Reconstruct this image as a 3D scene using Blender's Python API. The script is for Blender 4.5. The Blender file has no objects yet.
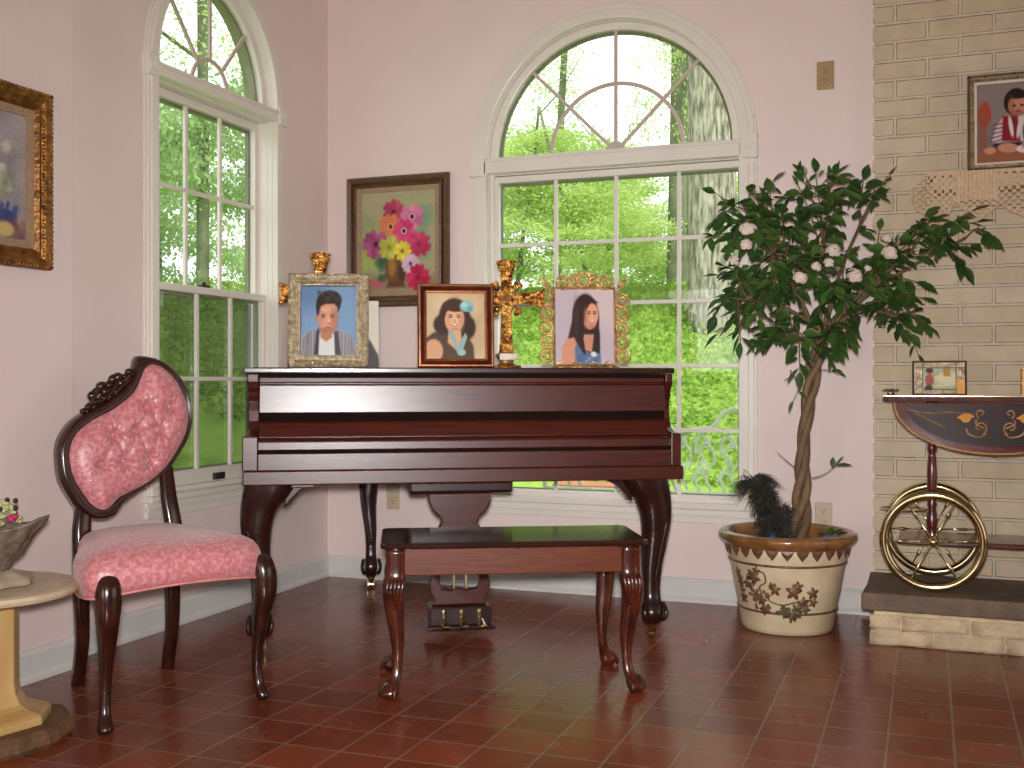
import bpy, bmesh, math, random
import numpy as np
from mathutils import Vector, Matrix
R = math.radians
C = bpy.context.scene.collection
scn = bpy.context.scene

# ------------------------------------------------------------------ camera, world, lights, exposure
cd = bpy.data.cameras.new('camera'); cam = bpy.data.objects.new('camera', cd); C.objects.link(cam)
cam.location = (2.70, -4.61, 0.94)
cam.rotation_euler = (R(90), 0, R(20.8))
cd.sensor_width = 36; cd.lens = 36 * 1094 / 1024
cd.shift_y = -4 / 1024
cd.clip_end = 300; cd.clip_start = 0.02
scn.camera = cam
w = bpy.data.worlds.new('world'); scn.world = w; w.use_nodes = True
w.node_tree.nodes['Background'].inputs[0].default_value = (0.93, 0.97, 1.0, 1)
w.node_tree.nodes['Background'].inputs[1].default_value = 2.1
def lamp(name, kind, loc, rot, energy, color=(1, 1, 1), **kw):
    l = bpy.data.lights.new(name, kind); l.energy = energy; l.color = color
    for k, v in kw.items(): setattr(l, k, v)
    o = bpy.data.objects.new(name, l); C.objects.link(o); o.location = loc; o.rotation_euler = rot
    return o
lamp('sun', 'SUN', (8, -12, 20), (R(38), R(14), R(20)), 3.2, (1.0, 0.97, 0.88), angle=R(2))
lamp('camera_flash', 'AREA', (2.69, -4.60, 1.02), (R(88), 0, R(20.8)), 38, (1.0, 0.98, 0.97), shape='DISK', size=0.09, spread=R(92))
lamp('rear_fill', 'AREA', (1.05, -6.9, 1.15), (R(86), 0, 0), 27, (1.0, 0.965, 0.93), shape='RECTANGLE', size=1.9, size_y=1.5)  # added fill behind the camera; the rear wall has no window
lamp('side_fill', 'AREA', (5.4, -2.0, 1.15), (R(86), 0, R(90)), 13, (1.0, 0.965, 0.93), shape='RECTANGLE', size=1.8, size_y=1.8)  # added unseen fill along the right wall, which has no door
scn.view_settings.view_transform = 'Standard'
scn.view_settings.look = 'None'
scn.view_settings.exposure = 0.0
scn.view_settings.gamma = 1.0
scn.view_settings.use_curve_mapping = False

# ------------------------------------------------------------------ materials
def lin(c):
    return tuple(((v / 255) / 12.92 if v / 255 <= 0.04045 else ((v / 255 + 0.055) / 1.055) ** 2.4) for v in c)
def mat(name, c, rough=0.5, metal=0.0, spec=0.5, noise=0, nscale=20, c2=None, bump=0, bscale=60, coat=0, trans=0, stretch=None, spot=(0.35, 0.65), coat_rough=0.1):
    m = bpy.data.materials.new(name); m.use_nodes = True; nt = m.node_tree; N = nt.nodes; L = nt.links
    b = N['Principled BSDF']; col = (*lin(c), 1)
    b.inputs['Base Color'].default_value = col
    b.inputs['Roughness'].default_value = rough; b.inputs['Metallic'].default_value = metal
    b.inputs['Specular IOR Level'].default_value = spec
    b.inputs['Coat Weight'].default_value = coat; b.inputs['Coat Roughness'].default_value = coat_rough
    tc = N.new('ShaderNodeTexCoord'); mp = N.new('ShaderNodeMapping'); L.new(tc.outputs['Object'], mp.inputs[0])
    if stretch: mp.inputs['Scale'].default_value = stretch
    if c2 is not None:
        n = N.new('ShaderNodeTexNoise'); n.inputs['Scale'].default_value = nscale; n.inputs['Detail'].default_value = 5
        L.new(mp.outputs[0], n.inputs['Vector'])
        r = N.new('ShaderNodeValToRGB'); r.color_ramp.elements[0].position = spot[0]; r.color_ramp.elements[1].position = spot[1]
        r.color_ramp.elements[0].color = col; r.color_ramp.elements[1].color = (*lin(c2), 1)
        L.new(n.outputs['Fac'], r.inputs[0]); L.new(r.outputs[0], b.inputs['Base Color'])
    if bump:
        n2 = N.new('ShaderNodeTexNoise'); n2.inputs['Scale'].default_value = bscale; n2.inputs['Detail'].default_value = 4
        L.new(mp.outputs[0], n2.inputs['Vector'])
        bp = N.new('ShaderNodeBump'); bp.inputs['Strength'].default_value = bump; bp.inputs['Distance'].default_value = 0.01
        L.new(n2.outputs['Fac'], bp.inputs['Height']); L.new(bp.outputs[0], b.inputs['Normal'])
    if trans:
        out = N['Material Output']; t = N.new('ShaderNodeBsdfTranslucent'); mx = N.new('ShaderNodeMixShader')
        mx.inputs[0].default_value = trans
        src = b.inputs['Base Color'].links[0].from_socket if b.inputs['Base Color'].links else None
        if src: L.new(src, t.inputs[0])
        else: t.inputs[0].default_value = col
        L.new(b.outputs[0], mx.inputs[1]); L.new(t.outputs[0], mx.inputs[2]); L.new(mx.outputs[0], out.inputs[0])
    return m
def vcol_mat(name, rough=0.4, spec=0.4):
    m = bpy.data.materials.new(name); m.use_nodes = True; nt = m.node_tree
    a = nt.nodes.new('ShaderNodeVertexColor'); a.layer_name = 'Col'
    b = nt.nodes['Principled BSDF']; nt.links.new(a.outputs[0], b.inputs['Base Color'])
    b.inputs['Roughness'].default_value = rough; b.inputs['Specular IOR Level'].default_value = spec
    return m
M = {}
M['pink'] = mat('pink_wall_paint', (226, 207, 202), 0.75, spec=0.2, c2=(230, 211, 206), nscale=3, bump=0.08, bscale=180)
M['ceil'] = mat('ceiling_paint', (206, 190, 172), 0.8, spec=0.2, bump=0.05, bscale=120)
M['white'] = mat('white_gloss_trim', (226, 218, 207), 0.28, spec=0.5, c2=(221, 213, 203), nscale=4)
M['base'] = mat('white_baseboard_paint', (214, 211, 206), 0.4, c2=(205, 202, 198), nscale=5)
M['muntin'] = mat('grille_paint', (196, 178, 166), 0.4, c2=(188, 170, 158), nscale=6)
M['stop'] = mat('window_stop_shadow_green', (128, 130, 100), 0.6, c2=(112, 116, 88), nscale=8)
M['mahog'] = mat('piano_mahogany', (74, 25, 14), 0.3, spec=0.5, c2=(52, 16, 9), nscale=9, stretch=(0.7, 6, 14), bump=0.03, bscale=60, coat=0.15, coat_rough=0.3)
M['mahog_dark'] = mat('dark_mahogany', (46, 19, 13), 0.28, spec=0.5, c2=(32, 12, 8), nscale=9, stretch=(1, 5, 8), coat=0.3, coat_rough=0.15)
M['gapblack'] = mat('gap_shade_black', (20, 9, 7), 0.9, spec=0.1, c2=(26, 12, 9))  # near-black that paints the shade between the piano's front panels
M['bench'] = mat('bench_cherry_wood', (98, 44, 18), 0.38, c2=(76, 32, 12), nscale=10, stretch=(0.8, 5, 12), spec=0.3)
M['bench_leg'] = mat('bench_leg_wood', (78, 32, 15), 0.22, c2=(44, 16, 9), nscale=12, stretch=(4, 4, 1), coat=0.4)
M['bench_top'] = mat('bench_top_dark', (48, 22, 15), 0.16, c2=(36, 15, 10), nscale=8, stretch=(0.8, 6, 6), coat=0.5)
M['chairwood'] = mat('chair_walnut', (56, 25, 15), 0.22, c2=(32, 12, 8), nscale=12, stretch=(3, 3, 1), coat=0.4)
M['silk'] = mat('pink_damask_silk', (184, 104, 108), 0.36, spec=0.6, c2=(206, 138, 142), nscale=75, spot=(0.42, 0.62), bump=0.35, bscale=60)
M['silk'].node_tree.nodes['Principled BSDF'].inputs['Sheen Weight'].default_value = 0.3
M['button'] = mat('silk_button', (214, 120, 132), 0.3, c2=(200, 108, 120), nscale=60)
M['piping'] = mat('pink_piping_cord', (206, 134, 126), 0.5, c2=(190, 118, 110), nscale=60)
M['gold'] = mat('antique_gold', (196, 140, 62), 0.34, 0.85, c2=(120, 74, 28), nscale=40, bump=0.7, bscale=90)
M['giltframe'] = mat('gilt_wood_frame', (158, 108, 48), 0.38, 0.55, c2=(98, 60, 24), nscale=34, bump=0.4, bscale=70)
M['brightgold'] = mat('bright_gold', (236, 178, 92), 0.24, 0.95, c2=(120, 64, 22), spot=(.42, .6), nscale=50, bump=0.9, bscale=110)
M['silver'] = mat('antique_silver_gilt', (206, 190, 160), 0.32, 0.75, c2=(150, 132, 104), nscale=60, bump=0.6, bscale=150)
M['filigree'] = mat('gilt_filigree', (214, 180, 120), 0.35, 0.7, c2=(168, 120, 76), nscale=40, bump=0.5, bscale=120)
M['brass'] = mat('polished_brass', (222, 208, 166), 0.12, 1.0, c2=(204, 186, 140), nscale=5)
M['olive'] = mat('painting_frame_brown', (104, 78, 54), 0.4, c2=(82, 58, 38), nscale=20, stretch=(2, 2, 2), bump=0.1)
M['linen'] = mat('linen_liner', (160, 132, 104), 0.8, c2=(148, 120, 92), nscale=50)
M['redwood'] = mat('reddish_frame_wood', (84, 34, 20), 0.25, c2=(58, 20, 12), nscale=14, coat=0.3)
M['copperline'] = mat('copper_bead', (196, 128, 84), 0.25, 0.8, c2=(160, 96, 60), nscale=30)
M['lace'] = mat('cream_crochet', (222, 192, 160), 0.85, c2=(206, 174, 140), nscale=80, bump=0.6, bscale=220)
M['stone'] = mat('hearth_stone', (118, 98, 80), 0.7, c2=(98, 82, 68), nscale=14, bump=0.5, bscale=60)
M['brickstone'] = mat('cream_brick', (214, 192, 156), 0.85, c2=(190, 170, 140), nscale=20, bump=0.9, bscale=45)
M['pot'] = mat('cream_glazed_pot', (210, 192, 160), 0.35, c2=(192, 172, 138), nscale=9, coat=0.2)
M['potrim'] = mat('honey_brown_glaze', (150, 104, 62), 0.25, c2=(112, 74, 42), nscale=14, coat=0.4)
M['potleaf'] = mat('brown_relief_glaze', (122, 84, 56), 0.35, c2=(84, 58, 40), nscale=50)
M['potleaf2'] = mat('olive_relief_glaze', (104, 94, 66), 0.35, c2=(72, 62, 42), nscale=50)
M['soil'] = mat('soil', (70, 46, 32), 0.95, c2=(44, 30, 22), nscale=60, bump=0.8, bscale=60)
M['bark'] = mat('ficus_bark', (122, 96, 68), 0.7, c2=(88, 66, 44), nscale=24, stretch=(1, 1, .3), bump=0.4, bscale=60)
M['leaf'] = mat('ficus_leaf', (46, 76, 34), 0.36, c2=(84, 116, 48), nscale=9, trans=0.12, spot=(0.4, 0.72))
M['rose'] = mat('white_silk_rose', (232, 216, 204), 0.8, c2=(218, 198, 184), nscale=40, trans=0.15)
M['plume'] = mat('dark_plume', (44, 40, 28), 0.7, c2=(20, 20, 16), nscale=30)
M['bluef'] = mat('blue_silk_petal', (96, 104, 160), 0.7, c2=(130, 120, 180), nscale=30)
M['teal'] = mat('teal_glass', (30, 84, 112), 0.3, c2=(22, 64, 90), nscale=20)
M['cart'] = mat('cart_mahogany', (92, 34, 24), 0.24, c2=(64, 20, 14), nscale=10, stretch=(1, 4, 4), coat=0.4)
M['cart_top'] = mat('cart_top_edge', (92, 34, 24), 0.5, c2=(64, 20, 14), nscale=10, spec=0.35, bump=0.4, bscale=120)
M['inlay'] = mat('marquetry_inlay', (190, 146, 92), 0.35, c2=(150, 108, 60), nscale=30)
M['inlay_y'] = mat('marquetry_amber', (224, 156, 48), 0.35, c2=(200, 128, 36), nscale=30)
M['inlay_d'] = mat('marquetry_dark', (44, 18, 16), 0.3, c2=(34, 14, 12), nscale=30)
M['marble'] = mat('veined_marble', (206, 186, 156), 0.3, c2=(176, 156, 128), nscale=9, bump=0.1)
M['onyx'] = mat('yellow_onyx', (214, 182, 126), 0.3, c2=(188, 148, 88), nscale=7, stretch=(1, 1, .3), coat=0.2)
M['brokenstone'] = mat('brown_stone_slab', (128, 92, 60), 0.6, c2=(92, 66, 44), nscale=14, bump=0.7, bscale=40)
M['pewter'] = mat('grey_brown_vase', (128, 116, 102), 0.4, c2=(92, 78, 66), nscale=34, bump=0.8, bscale=60, metal=0.2)
M['shell'] = mat('pale_shell', (196, 178, 160), 0.35, c2=(160, 142, 124), nscale=18, bump=0.3)
M['hydr'] = mat('pale_yellow_blossom', (222, 220, 176), 0.5, c2=(170, 176, 90), nscale=60, trans=0.1)
M['darkbud'] = mat('dark_bud', (56, 40, 34), 0.6, c2=(40, 30, 26))
M['magenta'] = mat('magenta_petal', (190, 50, 100), 0.6, c2=(160, 36, 80))
M['outlet'] = mat('tan_outlet_plate', (170, 142, 100), 0.45, c2=(160, 132, 92))
M['outlet2'] = mat('ivory_outlet_plate', (196, 178, 150), 0.45, c2=(188, 170, 142))
M['slot'] = mat('outlet_slot', (40, 30, 22), 0.8, c2=(30, 22, 16))
M['latch'] = mat('dark_bronze_latch', (72, 66, 52), 0.4, 0.5, c2=(52, 48, 38))
M['card'] = mat('ivory_card', (214, 204, 186), 0.7, c2=(204, 194, 176))
M['charcoal'] = mat('charcoal_easel_back', (62, 54, 50), 0.8, c2=(46, 40, 38), nscale=30)
M['trunk'] = mat('oak_bark', (176, 170, 152), 0.95, c2=(88, 86, 72), nscale=13, spot=(.36, .64), stretch=(2.2, 2.2, .45), bump=1.0, bscale=9)
M['thintrunk'] = mat('slim_tree_bark', (128, 134, 104), 0.95, c2=(94, 102, 76), nscale=6)
M['fol'] = mat('spring_foliage', (178, 204, 112), 0.8, spec=0.15, c2=(212, 228, 152), nscale=1.2, trans=0.5)
M['fol2'] = mat('deep_foliage', (158, 186, 126), 0.8, spec=0.15, c2=(186, 208, 150), nscale=1.2, trans=0.5)
M['groundleaf'] = mat('groundcover_leaf', (128, 162, 66), 0.8, spec=0.15, c2=(172, 196, 100), nscale=2.5, trans=0.4)
M['iron'] = mat('white_cast_iron', (206, 216, 196), 0.5, c2=(186, 198, 176), nscale=20)
M['terra'] = mat('terracotta', (184, 120, 84), 0.8, c2=(160, 100, 70))
M['exterior'] = mat('exterior_stucco', (196, 190, 176), 0.9, c2=(184, 178, 164))
M['paint'] = vcol_mat('painted_picture', 0.5, 0.3)
M['photo'] = vcol_mat('photograph_print', 0.4, 0.15)

def glass_mat():
    m = bpy.data.materials.new('window_glass'); m.use_nodes = True; nt = m.node_tree; N = nt.nodes; L = nt.links
    N.remove(N['Principled BSDF']); t = N.new('ShaderNodeBsdfTransparent'); t.inputs[0].default_value = (0.96, 0.98, 0.96, 1)
    g = N.new('ShaderNodeBsdfGlossy'); g.inputs['Roughness'].default_value = 0.02
    mx = N.new('ShaderNodeMixShader'); mx.inputs[0].default_value = 0.04
    L.new(t.outputs[0], mx.inputs[1]); L.new(g.outputs[0], mx.inputs[2]); L.new(mx.outputs[0], N['Material Output'].inputs[0])
    return m
M['glass'] = glass_mat()
def screen_mat():
    m = bpy.data.materials.new('insect_screen'); m.use_nodes = True; nt = m.node_tree; N = nt.nodes; L = nt.links
    b = N['Principled BSDF']; b.inputs['Base Color'].default_value = (0.05, 0.055, 0.05, 1); b.inputs['Roughness'].default_value = 0.8
    t = N.new('ShaderNodeBsdfTransparent'); mx = N.new('ShaderNodeMixShader'); mx.inputs[0].default_value = 0.52
    L.new(t.outputs[0], mx.inputs[1]); L.new(b.outputs[0], mx.inputs[2]); L.new(mx.outputs[0], N['Material Output'].inputs[0])
    return m
M['screen'] = screen_mat()
def floor_mat():
    m = bpy.data.materials.new('red_quarry_tile'); m.use_nodes = True; nt = m.node_tree; N = nt.nodes; L = nt.links
    b = N['Principled BSDF']; tc = N.new('ShaderNodeTexCoord'); mp = N.new('ShaderNodeMapping')
    mp.inputs['Location'].default_value = (-0.985, 1.534, 0)
    L.new(tc.outputs['Object'], mp.inputs[0])
    br = N.new('ShaderNodeTexBrick'); br.offset = 0; br.squash = 1
    br.inputs['Scale'].default_value = 1; br.inputs['Mortar Size'].default_value = 0.0035; br.inputs['Mortar Smooth'].default_value = 0.3
    br.inputs['Brick Width'].default_value = 0.1617; br.inputs['Row Height'].default_value = 0.1605; br.inputs['Bias'].default_value = 0
    br.inputs['Color1'].default_value = (*lin((140, 66, 38)), 1); br.inputs['Color2'].default_value = (*lin((116, 52, 30)), 1)
    br.inputs['Mortar'].default_value = (*lin((138, 112, 92)), 1)
    L.new(mp.outputs[0], br.inputs['Vector'])
    n = N.new('ShaderNodeTexNoise'); n.inputs['Scale'].default_value = 6; n.inputs['Detail'].default_value = 6; L.new(mp.outputs[0], n.inputs['Vector'])
    mixc = N.new('ShaderNodeMixRGB'); mixc.blend_type = 'MULTIPLY'; mixc.inputs[0].default_value = 0.5
    rr = N.new('ShaderNodeValToRGB'); rr.color_ramp.elements[0].position = 0.3; rr.color_ramp.elements[1].position = 0.7
    rr.color_ramp.elements[0].color = (0.62, 0.6, 0.6, 1); rr.color_ramp.elements[1].color = (1, 1, 1, 1)
    L.new(n.outputs['Fac'], rr.inputs[0]); L.new(br.outputs['Color'], mixc.inputs[1]); L.new(rr.outputs[0], mixc.inputs[2]); L.new(mixc.outputs[0], b.inputs['Base Color'])
    r2 = N.new('ShaderNodeMapRange'); r2.inputs['To Min'].default_value = 0.16; r2.inputs['To Max'].default_value = 0.34; L.new(n.outputs['Fac'], r2.inputs['Value']); L.new(r2.outputs[0], b.inputs['Roughness'])
    bp = N.new('ShaderNodeBump'); bp.inputs['Strength'].default_value = 0.5; bp.inputs['Distance'].default_value = 0.003; bp.invert = True
    L.new(br.outputs['Fac'], bp.inputs['Height'])
    n3 = N.new('ShaderNodeTexNoise'); n3.inputs['Scale'].default_value = 9; L.new(mp.outputs[0], n3.inputs['Vector'])
    bp2 = N.new('ShaderNodeBump'); bp2.inputs['Strength'].default_value = 0.12; bp2.inputs['Distance'].default_value = 0.01
    L.new(n3.outputs['Fac'], bp2.inputs['Height']); L.new(bp.outputs[0], bp2.inputs['Normal']); L.new(bp2.outputs[0], b.inputs['Normal'])
    b.inputs['Specular IOR Level'].default_value = 0.5
    return m
M['floor'] = floor_mat()
def brick_mat():
    m = bpy.data.materials.new('cream_brick_courses'); m.use_nodes = True; nt = m.node_tree; N = nt.nodes; L = nt.links
    b = N['Principled BSDF']; tc = N.new('ShaderNodeTexCoord'); sx = N.new('ShaderNodeSeparateXYZ'); cx = N.new('ShaderNodeCombineXYZ')
    L.new(tc.outputs['Object'], sx.inputs[0]); ad = N.new('ShaderNodeMath'); ad.operation = 'SUBTRACT'
    L.new(sx.outputs['X'], ad.inputs[0]); L.new(sx.outputs['Y'], ad.inputs[1]); L.new(ad.outputs[0], cx.inputs[0]); L.new(sx.outputs['Z'], cx.inputs[1])
    mp = N.new('ShaderNodeMapping'); mp.inputs['Location'].default_value = (-0.012, -0.035, 0); L.new(cx.outputs[0], mp.inputs[0])
    br = N.new('ShaderNodeTexBrick'); br.offset = 0.5
    br.inputs['Scale'].default_value = 1; br.inputs['Mortar Size'].default_value = 0.0075; br.inputs['Mortar Smooth'].default_value = 0.5
    br.inputs['Brick Width'].default_value = 0.238; br.inputs['Row Height'].default_value = 0.0745
    br.inputs['Color1'].default_value = (*lin((204, 184, 154)), 1); br.inputs['Color2'].default_value = (*lin((212, 194, 168)), 1)
    br.inputs['Mortar'].default_value = (*lin((214, 198, 176)), 1); L.new(mp.outputs[0], br.inputs['Vector'])
    n = N.new('ShaderNodeTexNoise'); n.inputs['Scale'].default_value = 13; n.inputs['Detail'].default_value = 6; L.new(tc.outputs['Object'], n.inputs['Vector'])
    rr = N.new('ShaderNodeValToRGB'); rr.color_ramp.elements[0].position = 0.3; rr.color_ramp.elements[1].position = 0.7
    rr.color_ramp.elements[0].color = (0.8, 0.8, 0.8, 1); rr.color_ramp.elements[1].color = (1, 1, 1, 1)
    mixc = N.new('ShaderNodeMixRGB'); mixc.blend_type = 'MULTIPLY'; mixc.inputs[0].default_value = 0.7
    L.new(n.outputs['Fac'], rr.inputs[0]); L.new(br.outputs['Color'], mixc.inputs[1]); L.new(rr.outputs[0], mixc.inputs[2]); L.new(mixc.outputs[0], b.inputs['Base Color'])
    b.inputs['Roughness'].default_value = 0.85; b.inputs['Specular IOR Level'].default_value = 0.25
    bp = N.new('ShaderNodeBump'); bp.inputs['Strength'].default_value = 0.9; bp.inputs['Distance'].default_value = 0.008; bp.invert = True
    L.new(br.outputs['Fac'], bp.inputs['Height'])
    n3 = N.new('ShaderNodeTexNoise'); n3.inputs['Scale'].default_value = 45; L.new(tc.outputs['Object'], n3.inputs['Vector'])
    bp2 = N.new('ShaderNodeBump'); bp2.inputs['Strength'].default_value = 0.5; bp2.inputs['Distance'].default_value = 0.008
    L.new(n3.outputs['Fac'], bp2.inputs['Height']); L.new(bp.outputs[0], bp2.inputs['Normal']); L.new(bp2.outputs[0], b.inputs['Normal'])
    return m
M['brick'] = brick_mat()
M['grass'] = mat('lawn_grass', (112, 146, 58), 0.9, spec=0.1, c2=(146, 174, 80), nscale=3.5, bump=1.0, bscale=12)

# ------------------------------------------------------------------ mesh helpers
def obj(name, bm, m=None, parent=None, bevel=0, smooth=False, seg=2, subsurf=0, loc=None, rot=None):
    if isinstance(bm, bmesh.types.BMesh):
        bmesh.ops.recalc_face_normals(bm, faces=bm.faces)
        me = bpy.data.meshes.new(name); bm.to_mesh(me); bm.free()
    else: me = bm
    if m is not None:
        me.materials.append(M[m] if isinstance(m, str) else m)
    if smooth:
        me.polygons.foreach_set('use_smooth', [True] * len(me.polygons))
    o = bpy.data.objects.new(name, me); C.objects.link(o)
    if parent is not None: o.parent = parent
    if loc is not None: o.location = loc
    if rot is not None: o.rotation_euler = rot
    if bevel:
        b = o.modifiers.new('bevel', 'BEVEL'); b.width = bevel; b.segments = seg; b.limit_method = 'ANGLE'; b.angle_limit = R(35); b.harden_normals = False
    if subsurf:
        s = o.modifiers.new('sub', 'SUBSURF'); s.levels = subsurf; s.render_levels = subsurf
    return o
def thing(name, label, cat, loc=(0, 0, 0), rz=0, group=None, kind=None):
    o = bpy.data.objects.new(name, None); C.objects.link(o); o.location = loc; o.rotation_euler = (0, 0, rz)
    o.empty_display_size = 0.1
    if label: o['label'] = label
    if cat: o['category'] = cat
    if group: o['group'] = group
    if kind: o['kind'] = kind
    return o
def tag(o, label, cat=None, group=None, kind=None):
    o['label'] = label
    if cat: o['category'] = cat
    if group: o['group'] = group
    if kind: o['kind'] = kind
    return o
def struct(o, label=None):
    o['kind'] = 'structure'
    if label: o['label'] = label
    return o
def nb(): return bmesh.new()
def box(bm, x0, x1, y0, y1, z0, z1, mtx=None):
    vs = [bm.verts.new(v) for v in [(x0, y0, z0), (x1, y0, z0), (x1, y1, z0), (x0, y1, z0), (x0, y0, z1), (x1, y0, z1), (x1, y1, z1), (x0, y1, z1)]]
    for f in [(0, 3, 2, 1), (4, 5, 6, 7), (0, 1, 5, 4), (1, 2, 6, 5), (2, 3, 7, 6), (3, 0, 4, 7)]: bm.faces.new([vs[i] for i in f])
    if mtx is not None: bmesh.ops.transform(bm, matrix=mtx, verts=vs)
    return vs
def prism(bm, pts, a0, a1, axis='z'):
    """extrude a 2D outline along an axis: 'z' -> (x,y), 'y' -> (x,z), 'x' -> (y,z)"""
    def P(p, a):
        return {'z': (p[0], p[1], a), 'y': (p[0], a, p[1]), 'x': (a, p[0], p[1])}[axis]
    A = [bm.verts.new(P(p, a0)) for p in pts]; B = [bm.verts.new(P(p, a1)) for p in pts]
    n = len(pts)
    for i in range(n): bm.faces.new([A[i], A[(i + 1) % n], B[(i + 1) % n], B[i]])
    for L_ in (A, B):
        es = []
        for i in range(n):
            e = bm.edges.get((L_[i], L_[(i + 1) % n]));
            if e: es.append(e)
        bmesh.ops.triangle_fill(bm, use_beauty=True, use_dissolve=False, edges=es)
    return A + B
def plate(bm, outer, holes, a0, a1, axis='y'):
    """flat plate with holes extruded between a0 and a1"""
    def P(p, a):
        return {'z': (p[0], p[1], a), 'y': (p[0], a, p[1]), 'x': (a, p[0], p[1])}[axis]
    loops = [outer] + list(holes); rings = []
    for a in (a0, a1):
        vs = [[bm.verts.new(P(p, a)) for p in lp] for lp in loops]; es = []
        for l in vs:
            for i in range(len(l)): es.append(bm.edges.new((l[i], l[(i + 1) % len(l)])))
        bmesh.ops.triangle_fill(bm, use_beauty=True, use_dissolve=False, edges=es)
        rings.append(vs)
    for l0, l1 in zip(rings[0], rings[1]):
        n = len(l0)
        for i in range(n): bm.faces.new([l0[i], l0[(i + 1) % n], l1[(i + 1) % n], l1[i]])
def lathe(bm, prof, seg=32, c=(0, 0, 0), sx=1, sy=1, wob=None, cap=True):
    rings = []
    for k, (r, z) in enumerate(prof):
        ring = []
        for i in range(seg):
            a = 2 * math.pi * i / seg; rr = r if wob is None else r * wob(a, z)
            ring.append(bm.verts.new((c[0] + rr * math.cos(a) * sx, c[1] + rr * math.sin(a) * sy, c[2] + z)))
        rings.append(ring)
    for a, b in zip(rings, rings[1:]):
        for i in range(seg): bm.faces.new([a[i], a[(i + 1) % seg], b[(i + 1) % seg], b[i]])
    if cap:
        bm.faces.new(rings[0][::-1]); bm.faces.new(rings[-1])
    return rings
def smoothpath(pts, n=6, closed=False):
    P = [Vector(p) for p in pts]; out = []; N_ = len(P)
    rng = range(N_ if closed else N_ - 1)
    for i in rng:
        if closed: p0, p1, p2, p3 = P[i - 1], P[i], P[(i + 1) % N_], P[(i + 2) % N_]
        else: p0, p1, p2, p3 = P[max(i - 1, 0)], P[i], P[i + 1], P[min(i + 2, N_ - 1)]
        for k in range(n):
            t = k / n
            out.append(0.5 * ((2 * p1) + (p2 - p0) * t + (2 * p0 - 5 * p1 + 4 * p2 - p3) * t * t + (3 * p1 - p0 - 3 * p2 + p3) * t ** 3))
    if not closed: out.append(P[-1])
    return out
def tube(bm, pts, r, seg=8, closed=False, cap=True, flat=1.0):
    """r is a number or one radius per point"""
    P = [Vector(p) for p in pts]; n = len(P)
    rs = r if isinstance(r, (list, tuple)) else [r] * n
    if len(rs) != n: rs = [rs[0] + (rs[-1] - rs[0]) * i / (n - 1) for i in range(n)] if len(rs) == 2 else list(np.interp(np.linspace(0, 1, n), np.linspace(0, 1, len(rs)), rs))
    rings = []; up = None
    for i in range(n):
        if closed: t = (P[(i + 1) % n] - P[i - 1])
        else: t = P[min(i + 1, n - 1)] - P[max(i - 1, 0)]
        if t.length < 1e-9: t = Vector((0, 0, 1))
        t.normalize()
        if up is None:
            up = Vector((0, 0, 1)) if abs(t.z) < 0.9 else Vector((1, 0, 0))
        a = (up - t * up.dot(t))
        if a.length < 1e-6: a = t.orthogonal()
        a.normalize(); b = t.cross(a); up = a
        rings.append([bm.verts.new(P[i] + (a * math.cos(2 * math.pi * k / seg) * flat + b * math.sin(2 * math.pi * k / seg)) * rs[i]) for k in range(seg)])
    m_ = n if closed else n - 1
    for i in range(m_):
        a, b = rings[i], rings[(i + 1) % n]
        for k in range(seg): bm.faces.new([a[k], a[(k + 1) % seg], b[(k + 1) % seg], b[k]])
    if cap and not closed:
        bm.faces.new(rings[0][::-1]); bm.faces.new(rings[-1])
def ball(bm, c, r, seg=10, s=(1, 1, 1), mtx=None):
    res = bmesh.ops.create_uvsphere(bm, u_segments=seg, v_segments=max(6, seg // 2 + 1), radius=r)
    vs = res['verts']; bmesh.ops.scale(bm, vec=s, verts=vs)
    if mtx is not None: bmesh.ops.transform(bm, matrix=mtx, verts=vs)
    bmesh.ops.translate(bm, vec=c, verts=vs)
    return vs
def loft(bm, secs, seg=16, p=2.6):
    """superellipse sections (cx, cy, z, hx, hy)"""
    rings = []
    for (cx, cy, z, hx, hy) in secs:
        ring = []
        for i in range(seg):
            a = 2 * math.pi * (i + .5) / seg; c_, s_ = math.cos(a), math.sin(a)
            ring.append(bm.verts.new((cx + hx * math.copysign(abs(c_) ** (2 / p), c_), cy + hy * math.copysign(abs(s_) ** (2 / p), s_), z)))
        rings.append(ring)
    for a, b in zip(rings, rings[1:]):
        for i in range(seg): bm.faces.new([a[i], a[(i + 1) % seg], b[(i + 1) % seg], b[i]])
    bm.faces.new(rings[0][::-1]); bm.faces.new(rings[-1])
def interp_secs(keys, n=5):
    A = np.array(keys, float); pts = [Vector(k[:3]) for k in keys]; out = []
    N_ = len(keys)
    for i in range(N_ - 1):
        p0, p1, p2, p3 = A[max(i - 1, 0)], A[i], A[i + 1], A[min(i + 2, N_ - 1)]
        for k in range(n):
            t = k / n; out.append(tuple(0.5 * (2 * p1 + (p2 - p0) * t + (2 * p0 - 5 * p1 + 4 * p2 - p3) * t * t + (3 * p1 - p0 - 3 * p2 + p3) * t ** 3)))
    out.append(tuple(A[-1])); return out
def arc(cx, cz, r, a0, a1, n, rz=None):
    rz = rz or r
    return [(cx + r * math.cos(R(a0 + (a1 - a0) * i / n)), cz + rz * math.sin(R(a0 + (a1 - a0) * i / n))) for i in range(n + 1)]
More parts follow.
